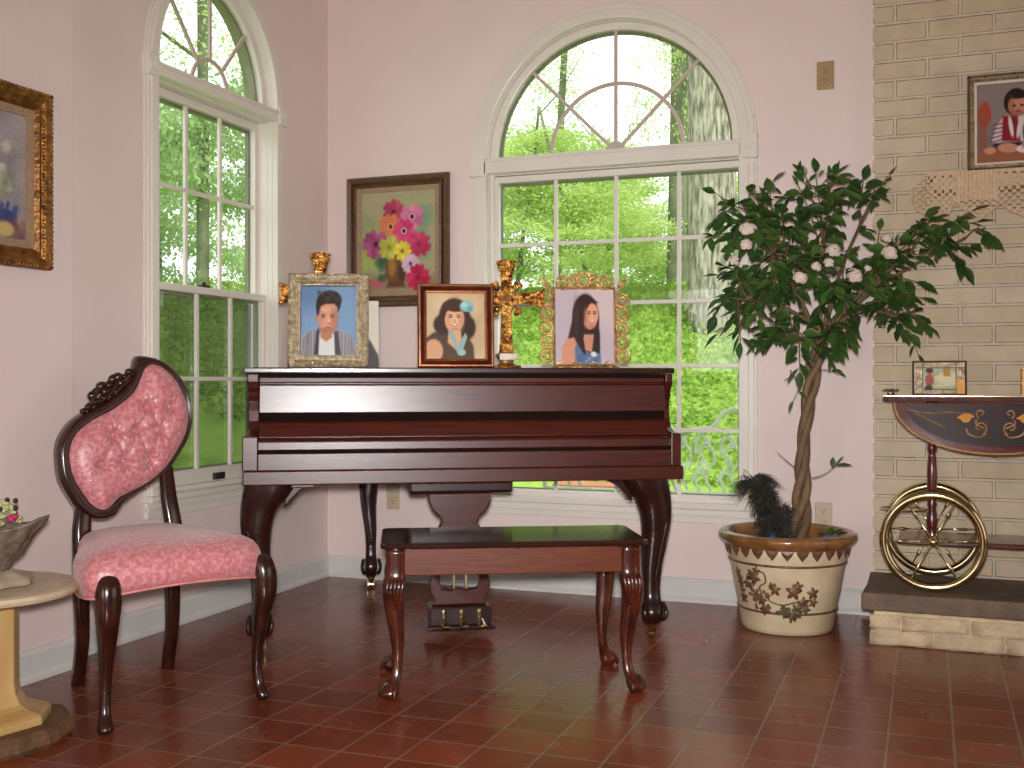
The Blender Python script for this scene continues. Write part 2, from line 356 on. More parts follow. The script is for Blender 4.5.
def frame_sweep(bm, w_, h_, prof, cx=0, cz=0):
    """mitred picture-frame moulding in the xz plane, front towards -y. prof: (inset from outer edge, depth y)"""
    rings = []
    for (ins, y) in prof:
        a, b = w_ / 2 - ins, h_ / 2 - ins
        rings.append([bm.verts.new((cx + x, y, cz + z)) for x, z in ((-a, -b), (a, -b), (a, b), (-a, b))])
    for k in range(len(rings)):
        r0, r1 = rings[k], rings[(k + 1) % len(rings)]
        for i in range(4): bm.faces.new([r0[i], r0[(i + 1) % 4], r1[(i + 1) % 4], r1[i]])
def picture(name, w_, h_, nx, ny, fn, parent, m='photo', cx=0, cz=0, y=0, thick=0.002):
    """a flat print: a fine grid coloured per vertex by fn(u, v) with u, v in 0..1, v up"""
    U, V = np.meshgrid(np.linspace(0, 1, nx), np.linspace(0, 1, ny)); U = U.ravel(); V = V.ravel()
    col = np.zeros((nx * ny, 3)); cv = Canvas(U, V, col, w_ / h_); fn(cv)
    co = np.stack([cx + (U - .5) * w_, np.full_like(U, y), cz + (V - .5) * h_], 1)
    i = np.arange(nx * ny).reshape(ny, nx)
    q = np.stack([i[:-1, :-1], i[:-1, 1:], i[1:, 1:], i[1:, :-1]], -1).reshape(-1, 4)
    # back face closes the sheet
    nb_ = nx * ny; back = np.array([[cx - w_ / 2, y + thick, cz - h_ / 2], [cx + w_ / 2, y + thick, cz - h_ / 2], [cx + w_ / 2, y + thick, cz + h_ / 2], [cx - w_ / 2, y + thick, cz + h_ / 2]])
    me = bpy.data.meshes.new(name)
    me.from_pydata(np.vstack([co, back]).tolist(), [], q.tolist() + [[nb_ + 3, nb_ + 2, nb_ + 1, nb_]])
    me.polygons.foreach_set('use_smooth', [True] * len(me.polygons))
    at = me.color_attributes.new('Col', 'FLOAT_COLOR', 'POINT')
    c255 = np.clip(cv.col, 0, 255) / 255; l = np.where(c255 <= 0.04045, c255 / 12.92, ((c255 + 0.055) / 1.055) ** 2.4)
    l = np.vstack([l, np.full((4, 3), 0.2)]); at.data.foreach_set('color', np.hstack([l, np.ones((len(l), 1))]).ravel().astype(np.float32))
    return obj(name, me, m, parent)
class Canvas:
    def __init__(s, U, V, col, asp): s.U, s.V, s.col, s.asp = U, V, col, asp; s.rng = np.random.RandomState(3)
    def fill(s, c): s.col[:] = c
    def mix(s, a, c): s.col[:] = s.col * (1 - a[:, None]) + np.array(c, float) * a[:, None]
    def ell(s, x, y, rx, ry, c, soft=0.12, rot=0, op=1):
        dx = (s.U - x) * s.asp; dy = s.V - y; rx = rx * s.asp; ca, sa = math.cos(R(rot)), math.sin(R(rot))
        d = np.sqrt(((dx * ca + dy * sa) / rx) ** 2 + ((-dx * sa + dy * ca) / ry) ** 2)
        s.mix(np.clip((1 - d) / soft + .5, 0, 1) * op, c)
    def poly(s, pts, c, soft=0.01, op=1):
        # signed distance to polygon
        inside = np.zeros(len(s.U), bool); dmin = np.full(len(s.U), 9.0); n = len(pts)
        for i in range(n):
            (x1, y1), (x2, y2) = pts[i], pts[(i + 1) % n]
            cond = ((y1 > s.V) != (y2 > s.V)); xi = (x2 - x1) * (s.V - y1) / ((y2 - y1) if y2 != y1 else 1e-9) + x1
            inside ^= cond & (s.U < xi)
            ex, ey = x2 - x1, y2 - y1; t = np.clip(((s.U - x1) * ex + (s.V - y1) * ey) / (ex * ex + ey * ey + 1e-12), 0, 1)
            dmin = np.minimum(dmin, np.hypot(s.U - x1 - t * ex, s.V - y1 - t * ey))
        s.mix(np.clip(np.where(inside, dmin, -dmin) / soft + .5, 0, 1) * op, c)
    def blotch(s, n, cols, r=(.03, .1), op=.5, area=(0, 1, 0, 1), seed=1):
        g = np.random.RandomState(seed)
        for k in range(n):
            c = cols[g.randint(len(cols))]
            s.ell(g.uniform(area[0], area[1]), g.uniform(area[2], area[3]), g.uniform(*r), g.uniform(*r), c, .8, g.uniform(0, 180), op)
    def grain(s, a=4): s.col += s.rng.randn(len(s.U), 1) * a

# ------------------------------------------------------------------ the room
H = 2.92
def arch_outline(x0, x1, z0, zs, n=40, rz=None):
    cx = (x0 + x1) / 2; r = (x1 - x0) / 2
    return [(x0, z0), (x1, z0)] + arc(cx, zs, r, 0, 180, n, rz)
T = 0.125
b = nb(); plate(b, [(-T, 0), (5.5 + T, 0), (5.5 + T, H), (-T, H)], [arch_outline(0.822, 1.978, 0.425, 1.942)], 0, T, 'y')
struct(obj('wall_back', b, 'pink'), 'pink painted back wall with the wide arched window')
b = nb(); plate(b, [(-7, 0), (0, 0), (0, H), (-7, H)], [arch_outline(-1.282, -0.468, 0.515, 2.127, 40, 0.46)], -T, 0, 'x')
struct(obj('wall_left', b, 'pink'), 'pink painted left wall with the narrow arched window')
b = nb(); box(b, 0.0, 0.08, -7, -1.765, 0, H)
struct(obj('wall_left_projection', b, 'pink', bevel=0.002))
b = nb(); box(b, 5.5, 5.5 + T, -7, 0, 0, H); struct(obj('wall_right', b, 'pink'))
b = nb(); box(b, -T, 5.5 + T, -7 - T, -7, 0, H); struct(obj('wall_rear', b, 'pink'))
b = nb(); box(b, -T, 5.5 + T, -7 - T, T, -0.1, 0); struct(obj('floor', b, 'floor'), 'red square quarry tile floor')
b = nb(); box(b, -0.5, 5.9, -7.4, 0.35, H, H + 0.1); struct(obj('ceiling', b, 'ceil'))
# baseboards
def baseboard(name, p0, p1, nrm):
    b = nb(); d = Vector((p1[0] - p0[0], p1[1] - p0[1], 0)); n = Vector((nrm[0], nrm[1], 0))
    prof = [(0, 0), (0.024, 0), (0.024, 0.012), (0.016, 0.022), (0.014, 0.026), (0.014, 0.085), (0.010, 0.093), (0.006, 0.099), (0, 0.1)]
    A = [b.verts.new((p0[0] + n.x * o, p0[1] + n.y * o, z)) for o, z in prof]; B = [b.verts.new((p1[0] + n.x * o, p1[1] + n.y * o, z)) for o, z in prof]
    for i in range(len(prof)): b.faces.new([A[i], A[(i + 1) % len(prof)], B[(i + 1) % len(prof)], B[i]])
    b.faces.new(A); b.faces.new(B[::-1]); return struct(obj(name, b, 'base'))
baseboard('baseboard_back', (0, 0), (2.50, 0), (0, -1))
baseboard('baseboard_left', (0, -1.765), (0, 0), (1, 0))
baseboard('baseboard_left_projection', (0.08, -7), (0.08, -1.765), (1, 0))

def window(name, cx, half, zb, zs, zt, muntv, munth, label, spokes, midr, rz=None, dbl=False, axis='y', glx=None, casw=0.075, prj=0.0, gc=None):
    """window in a wall: local x along the wall, y out of the room, z up. opening half-width `half`."""
    root = thing(name, None, None, (0, 0, 0), 0, kind='structure'); root['label'] = label
    x0, x1 = cx - half, cx + half
    gx0, gx1 = glx; RZ0 = rz or half
    # casing: sides and arch, moulded in three steps
    b = nb()
    for q, (e, d) in enumerate(((casw, 0.012), (casw - 0.010, 0.021), (0.030, 0.030))):
        ins = 0.009 + 0.0015 * q
        for sg in (-1, 1):
            xa, xb = (x0 - e, x0 + ins) if sg < 0 else (x1 - ins, x1 + e)
            box(b, xa, xb, -d, 0.001 * q, zb - 0.02, zs)
        prism(b, arc(cx, zs, half + e, 0, 180, 44, RZ0 + e) + arc(cx, zs, half - ins, 180, 0, 44, RZ0 - ins), -d, 0.001 * q, 'y')
    obj('window_casing', b, 'white', root, bevel=0.004)
    # reveal lining
    b = nb()
    outl = arch_outline(x0, x1, zb, zs, 40, rz); inn = arch_outline(x0 + 0.014, x1 - 0.014, zb + 0.014, zs, 40, (rz or half) - 0.014)
    plate(b, outl, [inn], -0.002, 0.072, 'y'); obj('reveal_lining', b, 'white', root)
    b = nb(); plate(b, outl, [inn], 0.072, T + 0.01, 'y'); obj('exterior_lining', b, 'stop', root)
    # corner blocks with rosettes and the transom between
    b = nb()
    for s in (-1, 1):
        xc = (x0 - casw / 2 + 0.0) if s < 0 else (x1 + casw / 2)
        box(b, xc - casw / 2 - 0.006, xc + casw / 2 + 0.004, -0.038, 0, zt - 0.012, zs + 0.022)
    obj('corner_block', b, 'white', root, bevel=0.004)
    b = nb()
    for s in (-1, 1):
        xc = (x0 - casw / 2) if s < 0 else (x1 + casw / 2); zc = (zt + zs) / 2 + 0.005
        for rr, yy in ((0.027, -0.043), (0.016, -0.047), (0.007, -0.052)):
            prism(b, arc(xc, zc, rr, 0, 345, 23), yy, -0.037, 'y')
    obj('rosette', b, 'white', root, bevel=0.002)
    b = nb(); box(b, x0 - 0.005, x1 + 0.005, -0.030, 0.06, zt, zs); box(b, x0 - 0.005, x1 + 0.005, -0.036, 0.02, zs - 0.018, zs - 0.004)
    obj('transom', b, 'white', root, bevel=0.004)
    # upper fan light: frame ring, spokes, arc, hub
    RZ = (rz or half); fr = 0.034; yg = 0.045
    b = nb(); pts = arc(cx, zs, half - 0.012, 0, 180, 40, RZ - 0.012) + arc(cx, zs, half - 0.012 - fr, 180, 0, 40, RZ - 0.012 - fr)
    prism(b, pts, yg - 0.02, yg + 0.03, 'y'); obj('fanlight_frame', b, 'white', root, bevel=0.004)
    b = nb(); pts = arc(cx, zs, half - 0.012 - fr, 0, 180, 40, RZ - 0.012 - fr) + arc(cx, zs, half - 0.012 - fr - 0.012, 180, 0, 40, RZ - 0.024 - fr)
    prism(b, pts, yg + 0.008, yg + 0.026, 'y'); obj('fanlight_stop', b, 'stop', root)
    b = nb(); w_ = 0.008; rg = half - 0.012 - fr; cx0 = cx; cx = gc if gc is not None else cx
    if midr:
        prism(b, arc(cx, zs, midr + w_, 0, 180, 32, midr + w_) + arc(cx, zs, midr - w_, 180, 0, 32, midr - w_), yg - 0.0052, yg + 0.0052, 'y')
    for a, r0 in spokes:
        ca, sa = math.cos(R(a)), math.sin(R(a)); re = 1 / math.sqrt((ca / rg) ** 2 + (sa / (RZ - 0.012 - fr)) ** 2) - (cx - cx0) * ca
        m4 = Matrix.Translation((cx, 0, zs)) @ Matrix.Rotation(-R(a), 4, 'Y')
        box(b, r0, re, yg - 0.006, yg + 0.006, -w_ * .9, w_ * .9, m4)
    if spokes[0][1] < 0.1: prism(b, arc(cx, zs, 0.046, 0, 180, 16), yg - 0.01, yg + 0.01, 'y')
    obj('fanlight_grille', b, 'muntin', root, bevel=0.002)
    cx = cx0
    b = nb(); prism(b, arc(cx, zs, rg, 0, 180, 40, RZ - 0.012 - fr), yg - 0.002, yg + 0.002, 'y'); obj('fanlight_glass', b, 'glass', root)
    # jamb ring that fills from the opening to the sash
    b = nb(); plate(b, [(x0 + .01, zb), (x1 - .01, zb), (x1 - .01, zt + .01), (x0 + .01, zt + .01)], [[(gx0 - 0.025, zb + 0.012), (min(gx1 + 0.025, x1 - .016), zb + 0.012), (min(gx1 + 0.025, x1 - .016), zt - 0.004), (gx0 - 0.025, zt - 0.004)]], 0.02, 0.12, 'y')
    obj('window_jamb', b, 'white', root, bevel=0.003)
    # lower part
    def sash(nm, a0, a1, c0, c1, yy, st, vs, hs, bot=None, hang=None):
        b = nb(); bt = bot or st
        plate(b, [(a0, c0), (a1, c0), (a1, c1), (a0, c1)], [[(a0 + st, c0 + bt), (a1 - st, c0 + bt), (a1 - st, c1 - st), (a0 + st, c1 - st)]], yy - 0.017, yy + 0.017, 'y')
        s_ = obj(nm, b, 'white', root, bevel=0.004)
        b = nb()
        for v in vs: box(b, v - 0.0085, v + 0.0085, yy - 0.008, yy + 0.006, c0 + bt - .002, c1 - st + .002)
        for h in hs: box(b, a0 + st - .002, a1 - st + .002, yy - 0.007, yy + 0.007, h - 0.0085, h + 0.0085)
        obj('grille', b, 'white' if not dbl else 'white', s_, bevel=0.002)
        b = nb(); box(b, a0 + st - .002, a1 - st + .002, yy + 0.007, yy + 0.010, c0 + bt - .002, c1 - st + .002); obj('glass_pane', b, 'glass', s_)
        b = nb(); e = 0.011
        plate(b, [(a0 + st - .001, c0 + bt - .001), (a1 - st + .001, c0 + bt - .001), (a1 - st + .001, c1 - st + .001), (a0 + st - .001, c1 - st + .001)],
              [[(a0 + st + e * .4, c0 + bt + e * .4), (a1 - st - e, c0 + bt + e * .4), (a1 - st - e, c1 - st - e), (a0 + st + e * .4, c1 - st - e)]], yy + 0.011, yy + 0.03, 'y')
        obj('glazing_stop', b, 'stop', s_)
        return s_
    if not dbl:
        sash('window_sash', gx0 - 0.035, gx1 + 0.028, zb + 0.0, zt - 0.006, 0.05, 0.03, muntv, munth, bot=0.022)
    else:
        zm = 1.303
        sash('upper_sash', gx0 - 0.032, gx1 + 0.032, zm - 0.02, zt - 0.004, 0.085, 0.034, muntv, munth[:1])
        s_ = sash('lower_sash', gx0 - 0.032, gx1 + 0.032, zb + 0.0, zm + 0.012, 0.045, 0.03, [v + 0.018 for v in muntv], munth[1:], bot=0.07)
        b = nb(); box(b, -0.87, -0.80, 0.015, 0.03, zb + 0.018, zb + 0.046); obj('sash_lift', b, 'latch', s_, bevel=0.003)
        b = nb(); box(b, gx0 - .03, gx1 + .03, 0.105, 0.107, zb + .012, zm); obj('insect_screen', b, 'screen', root)
        b = nb(); box(b, -0.93, -0.88, 0.03, 0.06, zm + 0.012, zm + 0.022); ball(b, (-0.905, 0.045, zm + 0.026), 0.010, 8); obj('sash_lock', b, 'latch', s_, bevel=0.002)
    # sill and apron
    b = nb(); box(b, x0 - casw - 0.0, x1 + casw + 0.0, -0.045, 0.03, zb - 0.03, zb - 0.004); obj('window_sill', b, 'white', root, bevel=0.006)
    b = nb(); box(b, x0 - casw + 0.01, x1 + casw - 0.01, -0.016, 0, zb - 0.09, zb - 0.03); box(b, x0 - casw + 0.01, x1 + casw - 0.01, -0.022, 0, zb - 0.062, zb - 0.052)
    obj('window_apron', b, 'white' if dbl else 'white', root, bevel=0.003)
    return root
w1 = window('window_1', 1.40, 0.578, 0.425, 1.942, 1.872, [1.142, 1.421, 1.70], [1.552, 1.279, 1.002, 0.724],
            'wide white arched window in the back wall with a sunburst top', [(45, 0.03), (90, 0.03), (135, 0.03)], 0.30, glx=(0.878, 1.962), casw=0.062, gc=1.42)
w2 = window('window_2', -0.875, 0.407, 0.515, 2.127, 2.076, [-0.972, -0.745], [1.70, 0.945],
            'narrow white double hung window with an arched top in the left wall', [(50, 0.125), (90, 0.125), (130, 0.125)], 0.12, glx=(-1.21, -0.505), dbl=True, casw=0.05, rz=0.46, gc=-0.865)
# left wall: local x -> world y, local y(out) -> world -x
w2.rotation_euler = (0, 0, R(90))

# ------------------------------------------------------------------ brick chimney, mantel, hearth
b = nb()
rows = int(H / 0.0745) + 1; random.seed(4)
pts = []
for k in range(rows):
    z = k * 0.0745 - 0.035
    for dz, dx in ((0.008, 0.010), (0.02, 0.0), (0.055, 0.0), (0.066, 0.010)):
        zz = min(max(z + dz, 0), H); pts.append((2.497 + dx * (.4 + random.random() * .5) + random.uniform(-.0015, .0015), zz))
seen = []; 
for p_ in pts:
    if not seen or p_[1] > seen[-1][1] + 1e-4: seen.append(p_)
prism(b, seen + [(5.5, H), (5.5, 0)], -0.05, 0, 'y')
struct(obj('wall_chimney', b, 'brick', loc=(0, 0, 0)), 'cream brick chimney wall right of the window wall')
b = nb(); box(b, 2.72, 5.49, -0.19, -0.052, 1.655, 1.705)
tag(obj('mantel_shelf', b, 'brickstone', bevel=0.006), 'narrow stone mantel shelf on the brick wall under the crocheted scarf', 'shelf')
hs = thing('hearth', 'raised brick hearth with brown stone slab under the tea cart', 'hearth', (2.5, 0, 0))
b = nb(); prism(b, [(-0.022, -0.515), (3.0, -0.515), (2.99, -0.052), (-0.014, -0.052), (-0.012, -0.3)], 0.118, 0.182, 'z'); obj('stone_slab', b, 'stone', hs, bevel=0.008)
b = nb(); box(b, 0.02, 2.99, -0.505, -0.052, 0, 0.118); obj('hearth_core', b, 'brickstone', hs, bevel=0.004)
for row, off in ((0, 0.0), (1, -0.12)):
    x = 0.008 + (0 if row == 0 else 0)
    xs = [0.008]; 
    wd = [0.215, 0.23, 0.232, 0.232, 0.232, 0.232] if row == 0 else [0.108, 0.225, 0.232, 0.232, 0.232, 0.232]
    for k in range(6):
        b = nb(); z0 = 0.002 + row * 0.055; box(b, x, x + wd[k] - 0.008, -0.52 + random.uniform(-.004, .004), -0.40, z0, z0 + 0.049)
        bmesh.ops.subdivide_edges(b, edges=b.edges, cuts=3, use_grid_fill=True)
        for v in b.verts: v.co += Vector([random.uniform(-.0025, .0025) for _ in range(3)])
        obj('hearth_brick', b, 'brickstone', hs, bevel=0.0, smooth=True); x += wd[k]

# ------------------------------------------------------------------ wall outlets
def outlet(loc, label, m, rz=0, w_=0.068, h_=0.115):
    t = thing('wall_outlet', label, 'outlet', loc, rz)
    b = nb(); box(b, -w_ / 2, w_ / 2, -0.007, 0, -h_ / 2, h_ / 2); obj('cover_plate', b, m, t, bevel=0.003)
    for s in (-1, 1):
        b = nb(); prism(b, arc(0, s * 0.023, 0.016, 0, 345, 23), -0.009, -0.006, 'y'); r_ = obj('receptacle', b, m, t)
        b = nb()
        for x in (-0.006, 0.006): box(b, x - 0.0012, x + 0.0012, -0.0095, -0.0085, s * 0.023 + 0.000, s * 0.023 + 0.008)
        prism(b, arc(0, s * 0.023 - 0.007, 0.0022, 0, 330, 11), -0.0095, -0.0085, 'y'); obj('slot', b, 'slot', r_)
    return t
outlet((2.312, 0, 2.177), 'tan wall outlet high up beside the brick wall', 'outlet')
outlet((0.353, 0, 0.39), 'ivory wall outlet low on the wall behind the piano', 'outlet2')
outlet((2.305, 0, 0.385), 'ivory wall outlet low on the wall behind the plant pot', 'outlet2')

# ------------------------------------------------------------------ grand piano (local x right, local y back)
PR = R(30.3)
PO = Vector((0.568 + 0.71 * (0.8746 - math.cos(PR)), -1.434 + 0.71 * (0.4848 - math.sin(PR)), 0))
def pw(u, v, z=0): return (PO.x + u * math.cos(PR) - v * math.sin(PR), PO.y + u * math.sin(PR) + v * math.cos(PR), z)
pn = thing('grand_piano', 'dark mahogany grand piano with closed lid standing in the corner', 'piano', PO, PR)
case2d = smoothpath([(-0.025, 0.06, 0), (-0.025, 0.5, 0), (-0.025, 0.95, 0), (0.0, 1.12, 0), (0.10, 1.24, 0), (0.28, 1.305, 0), (0.47, 1.275, 0), (0.63, 1.13, 0), (0.76, 0.92, 0), (0.95, 0.77, 0), (1.20, 0.70, 0), (1.38, 0.60, 0), (1.445, 0.45, 0), (1.445, 0.06, 0)], 6)
case2d = [(p.x, p.y) for p in case2d]
b = nb(); plate(b, case2d, [[(0.01 + (p[0] - 0.01) * 0.955 + 0.03, 0.1 + (p[1] - 0.06) * 0.94) for p in case2d]], 0.60, 0.958, 'z'); obj('rim', b, 'mahog', pn, bevel=0.003)
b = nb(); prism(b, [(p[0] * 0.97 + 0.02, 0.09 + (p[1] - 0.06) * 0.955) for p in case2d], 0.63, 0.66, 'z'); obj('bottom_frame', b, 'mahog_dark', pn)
b = nb(); box(b, -0.045, 1.48, -0.075, 0.56, 0.588, 0.636); obj('keybed', b, 'mahog', pn, bevel=0.004)
b = nb(); box(b, 0.004, 1.435, -0.068, -0.035, 0.636, 0.694); obj('key_slip', b, 'mahog', pn, bevel=0.003)
b = nb(); box(b, 0.004, 1.435, -0.05, 0.02, 0.69, 0.708); box(b, 0.004, 1.435, 0.01, 0.05, 0.79, 0.835); box(b, 0.004, 1.435, 0.0, 0.055, 0.947, 0.962); obj('gap_shade_strip', b, 'gapblack', pn)  # dark strips standing in for shade in the gaps of the front
b = nb(); prism(b, [(-0.064, 0.704), (-0.064, 0.733), (-0.052, 0.742), (0.09, 0.756), (0.09, 0.704)], 0.004, 1.435, 'x'); obj('front_rail', b, 'mahog', pn, bevel=0.003)
b = nb(); prism(b, [(-0.044, 0.745), (-0.018, 0.792), (-0.008, 0.80), (0.04, 0.80), (0.04, 0.745)], 0.006, 1.433, 'x'); obj('fallboard_nose', b, 'mahog', pn, bevel=0.003)
b = nb(); prism(b, [(-0.002, 0.828), (0.003, 0.922), (0.012, 0.925), (0.012, 0.93), (0.006, 0.932), (0.008, 0.95), (0.05, 0.95), (0.05, 0.828)], 0.006, 1.433, 'x'); fb = obj('fallboard', b, 'mahog', pn, bevel=0.002)
for u_ in (0.33, 1.06):
    b = nb(); box(b, u_ - 0.03, u_ + 0.03, -0.003, 0.0, 0.832, 0.835); obj('hinge', b, 'mahog_dark', fb)
ck = [(-0.072, 0.636), (-0.072, 0.752), (-0.02, 0.758), (0.012, 0.772), (0.03, 0.80), (0.036, 0.835), (0.028, 0.868), (0.012, 0.888), (0.022, 0.894), (0.006, 0.912), (-0.004, 0.935), (-0.006, 0.962), (0.16, 0.962), (0.16, 0.636)]
for (x0, x1) in ((-0.034, 0.004), (1.435, 1.462)):
    b = nb(); prism(b, ck, x0, x1, 'x'); obj('cheek_arm', b, 'mahog', pn, bevel=0.004)
for (x0, x1) in ((-0.046, 0.006), (1.433, 1.470)):
    b = nb(); box(b, x0, x1, -0.078, 0.02, 0.636, 0.752); obj('key_block', b, 'mahog', pn, bevel=0.004)
lid2d = [(0.71 + (p[0] - 0.71) * 1.02, -0.012 + (p[1] - 0.06) * 1.065) for p in case2d]
fr_ = [(-0.046, -0.018), (1.466, -0.018), (1.466, 0.34), (-0.046, 0.34)]
b = nb(); prism(b, fr_, 0.963, 0.983, 'z'); obj('lid_front_flap', b, 'mahog_dark', pn, bevel=0.005)
main = [p for p in lid2d if p[1] > 0.345]; main = [(-0.046, 0.342)] + main + [(1.466, 0.342)]
b = nb(); prism(b, main, 0.963, 0.983, 'z'); obj('lid', b, 'mahog_dark', pn, bevel=0.005)
b = nb(); box(b, 0.1, 1.32, 0.335, 0.347, 0.982, 0.9855); obj('lid_hinge', b, 'brass', pn)
def piano_leg(cx, cy, s, k=1.0):
    keys = [(cx + s * 0.035, cy, 0.59, 0.088, 0.085), (cx + s * 0.02, cy, 0.55, 0.082, 0.08), (cx - s * 0.004, cy - 0.004, 0.50, 0.064, 0.066), (cx - s * 0.014, cy - 0.006, 0.44, 0.054, 0.056), (cx - s * 0.012, cy, 0.36, 0.045, 0.047),
            (cx - s * 0.002, cy, 0.27, 0.036, 0.038), (cx, cy, 0.20, 0.031, 0.032), (cx + s * 0.0, cy - 0.002, 0.155, 0.031, 0.033), (cx, cy - 0.008, 0.125, 0.036, 0.042), (cx, cy - 0.012, 0.10, 0.038, 0.046), (cx, cy - 0.008, 0.072, 0.034, 0.038), (cx, cy, 0.055, 0.027, 0.028)]
    keys = [(cx + (a - cx) * k, c_, z, d * k, e * k) for a, c_, z, d, e in keys]
    b = nb(); loft(b, interp_secs(keys, 4), 20, 2.8)
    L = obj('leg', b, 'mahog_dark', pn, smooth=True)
    b = nb()
    for sg in (-1, 1): tube(b, smoothpath([(cx + sg * 0.034, cy - 0.03, 0.135), (cx + sg * 0.04, cy - 0.052, 0.11), (cx + sg * 0.036, cy - 0.052, 0.085), (cx + sg * 0.028, cy - 0.04, 0.075)], 4), 0.008, 6)
    tube(b, smoothpath([(cx - s * 0.05, cy - 0.05, 0.47), (cx - s * 0.028, cy - 0.05, 0.36), (cx, cy - 0.036, 0.2)], 5), 0.006, 6)
    obj('leg_carving', b, 'mahog_dark', L, smooth=True)
    b = nb(); lathe(b, [(0.012, 0.034), (0.016, 0.045), (0.018, 0.058)], 14, (cx, cy, 0)); tube(b, [(cx - 0.012, cy + 0.008, 0.018), (cx + 0.012, cy + 0.008, 0.018)], 0.017, 16)
    box(b, cx - 0.016, cx - 0.013, cy - 0.01, cy + 0.016, 0.012, 0.04); box(b, cx + 0.013, cx + 0.016, cy - 0.01, cy + 0.016, 0.012, 0.04)
    obj('caster', b, 'brass', L, smooth=False)
    # bracket ear at the leg top
    b = nb(); prism(b, [(cx + s * 0.08, 0.588), (cx + s * 0.185, 0.588), (cx + s * 0.17, 0.577), (cx + s * 0.135, 0.562), (cx + s * 0.105, 0.53), (cx + s * 0.08, 0.50)], cy - 0.03, cy + 0.03, 'y')
    obj('leg_bracket', b, 'mahog_dark', L, bevel=0.005)
piano_leg(0.008, 0.05, 1); piano_leg(1.395, 0.04, -1); piano_leg(0.425, 1.17, 1, .76)
b = nb(); box(b, 0.11, 0.19, -0.02, 0.05, 0.574, 0.588); obj('mounting_block', b, 'mahog', pn, bevel=0.003)
# lyre
ly = nb(); box(ly, 0.52, 0.90, 0.12, 0.46, 0.53, 0.588); obj('lyre_block', ly, 'mahog_dark', pn, bevel=0.012)
def lyre_half(s):
    o = [(0.0, 0.53), (0.115, 0.53), (0.116, 0.50), (0.10, 0.465), (0.072, 0.44), (0.066, 0.42), (0.078, 0.40), (0.07, 0.37), (0.052, 0.34), (0.062, 0.31), (0.085, 0.28), (0.105, 0.24), (0.113, 0.20), (0.108, 0.165), (0.092, 0.14), (0.10, 0.118), (0.0, 0.118)]
    return [(0.71 + s * x, z) for x, z in o]
out = lyre_half(1) + lyre_half(-1)[::-1][1:-1]
hole = [(0.71 + x, z) for x, z in [(-0.028, 0.325), (0.028, 0.325), (0.05, 0.285), (0.068, 0.245), (0.074, 0.205), (0.066, 0.18), (0.03, 0.172), (0, 0.18), (-0.03, 0.172), (-0.066, 0.18), (-0.074, 0.205), (-0.068, 0.245), (-0.05, 0.285)]]
b = nb(); plate(b, out, [hole], 0.165, 0.205, 'y'); lyo = obj('pedal_lyre', b, 'mahog', pn, bevel=0.006)
b = nb(); box(b, 0.597, 0.823, 0.13, 0.26, 0.05, 0.118); box(b, 0.585, 0.835, 0.12, 0.27, 0.036, 0.052); obj('pedal_box', b, 'mahog_dark', pn, bevel=0.006)
for x in (0.69, 0.735):
    b = nb(); tube(b, [(x, 0.185, 0.118), (x, 0.185, 0.40)], 0.004, 8); obj('pedal_rod', b, 'brass', lyo)
for x in (0.645, 0.71, 0.775):
    b = nb(); tube(b, smoothpath([(x, 0.15, 0.085), (x, 0.10, 0.088), (x, 0.05, 0.078), (x, 0.02, 0.07)], 4), [0.006, 0.009, 0.013, 0.016], 10, flat=0.45); ball(b, (x, 0.125, 0.10), 0.013, 10, (0.7, 0.5, 1.4)); obj('pedal', b, 'brass', pn, smooth=True)

# ------------------------------------------------------------------ piano bench
BR = math.atan2(0.448, 0.894); bn = thing('piano_bench', 'brown wooden piano bench with carved cabriole legs in front of the piano', 'bench', (1.226, -1.70, 0), BR)
b = nb(); prism(b, [(-0.046, -0.012), (-0.03, -0.034), (0.742, -0.034), (0.758, -0.012), (0.758, 0.30), (0.742, 0.322), (-0.03, 0.322), (-0.046, 0.30)], 0.441, 0.459, 'z'); obj('seat', b, 'bench_top', bn, bevel=0.007, seg=3)
b = nb(); plate(b, [(-0.022, -0.02), (0.734, -0.02), (0.734, 0.308), (-0.022, 0.308)], [[(-0.004, -0.002), (0.716, -0.002), (0.716, 0.29), (-0.004, 0.29)]], 0.362, 0.441, 'z'); obj('apron', b, 'bench', bn, bevel=0.003)
for x in (0.04, 0.36, 0.67):
    b = nb(); box(b, x - 0.008, x + 0.008, -0.025, -0.018, 0.437, 0.441); obj('seat_hinge', b, 'brass', bn)
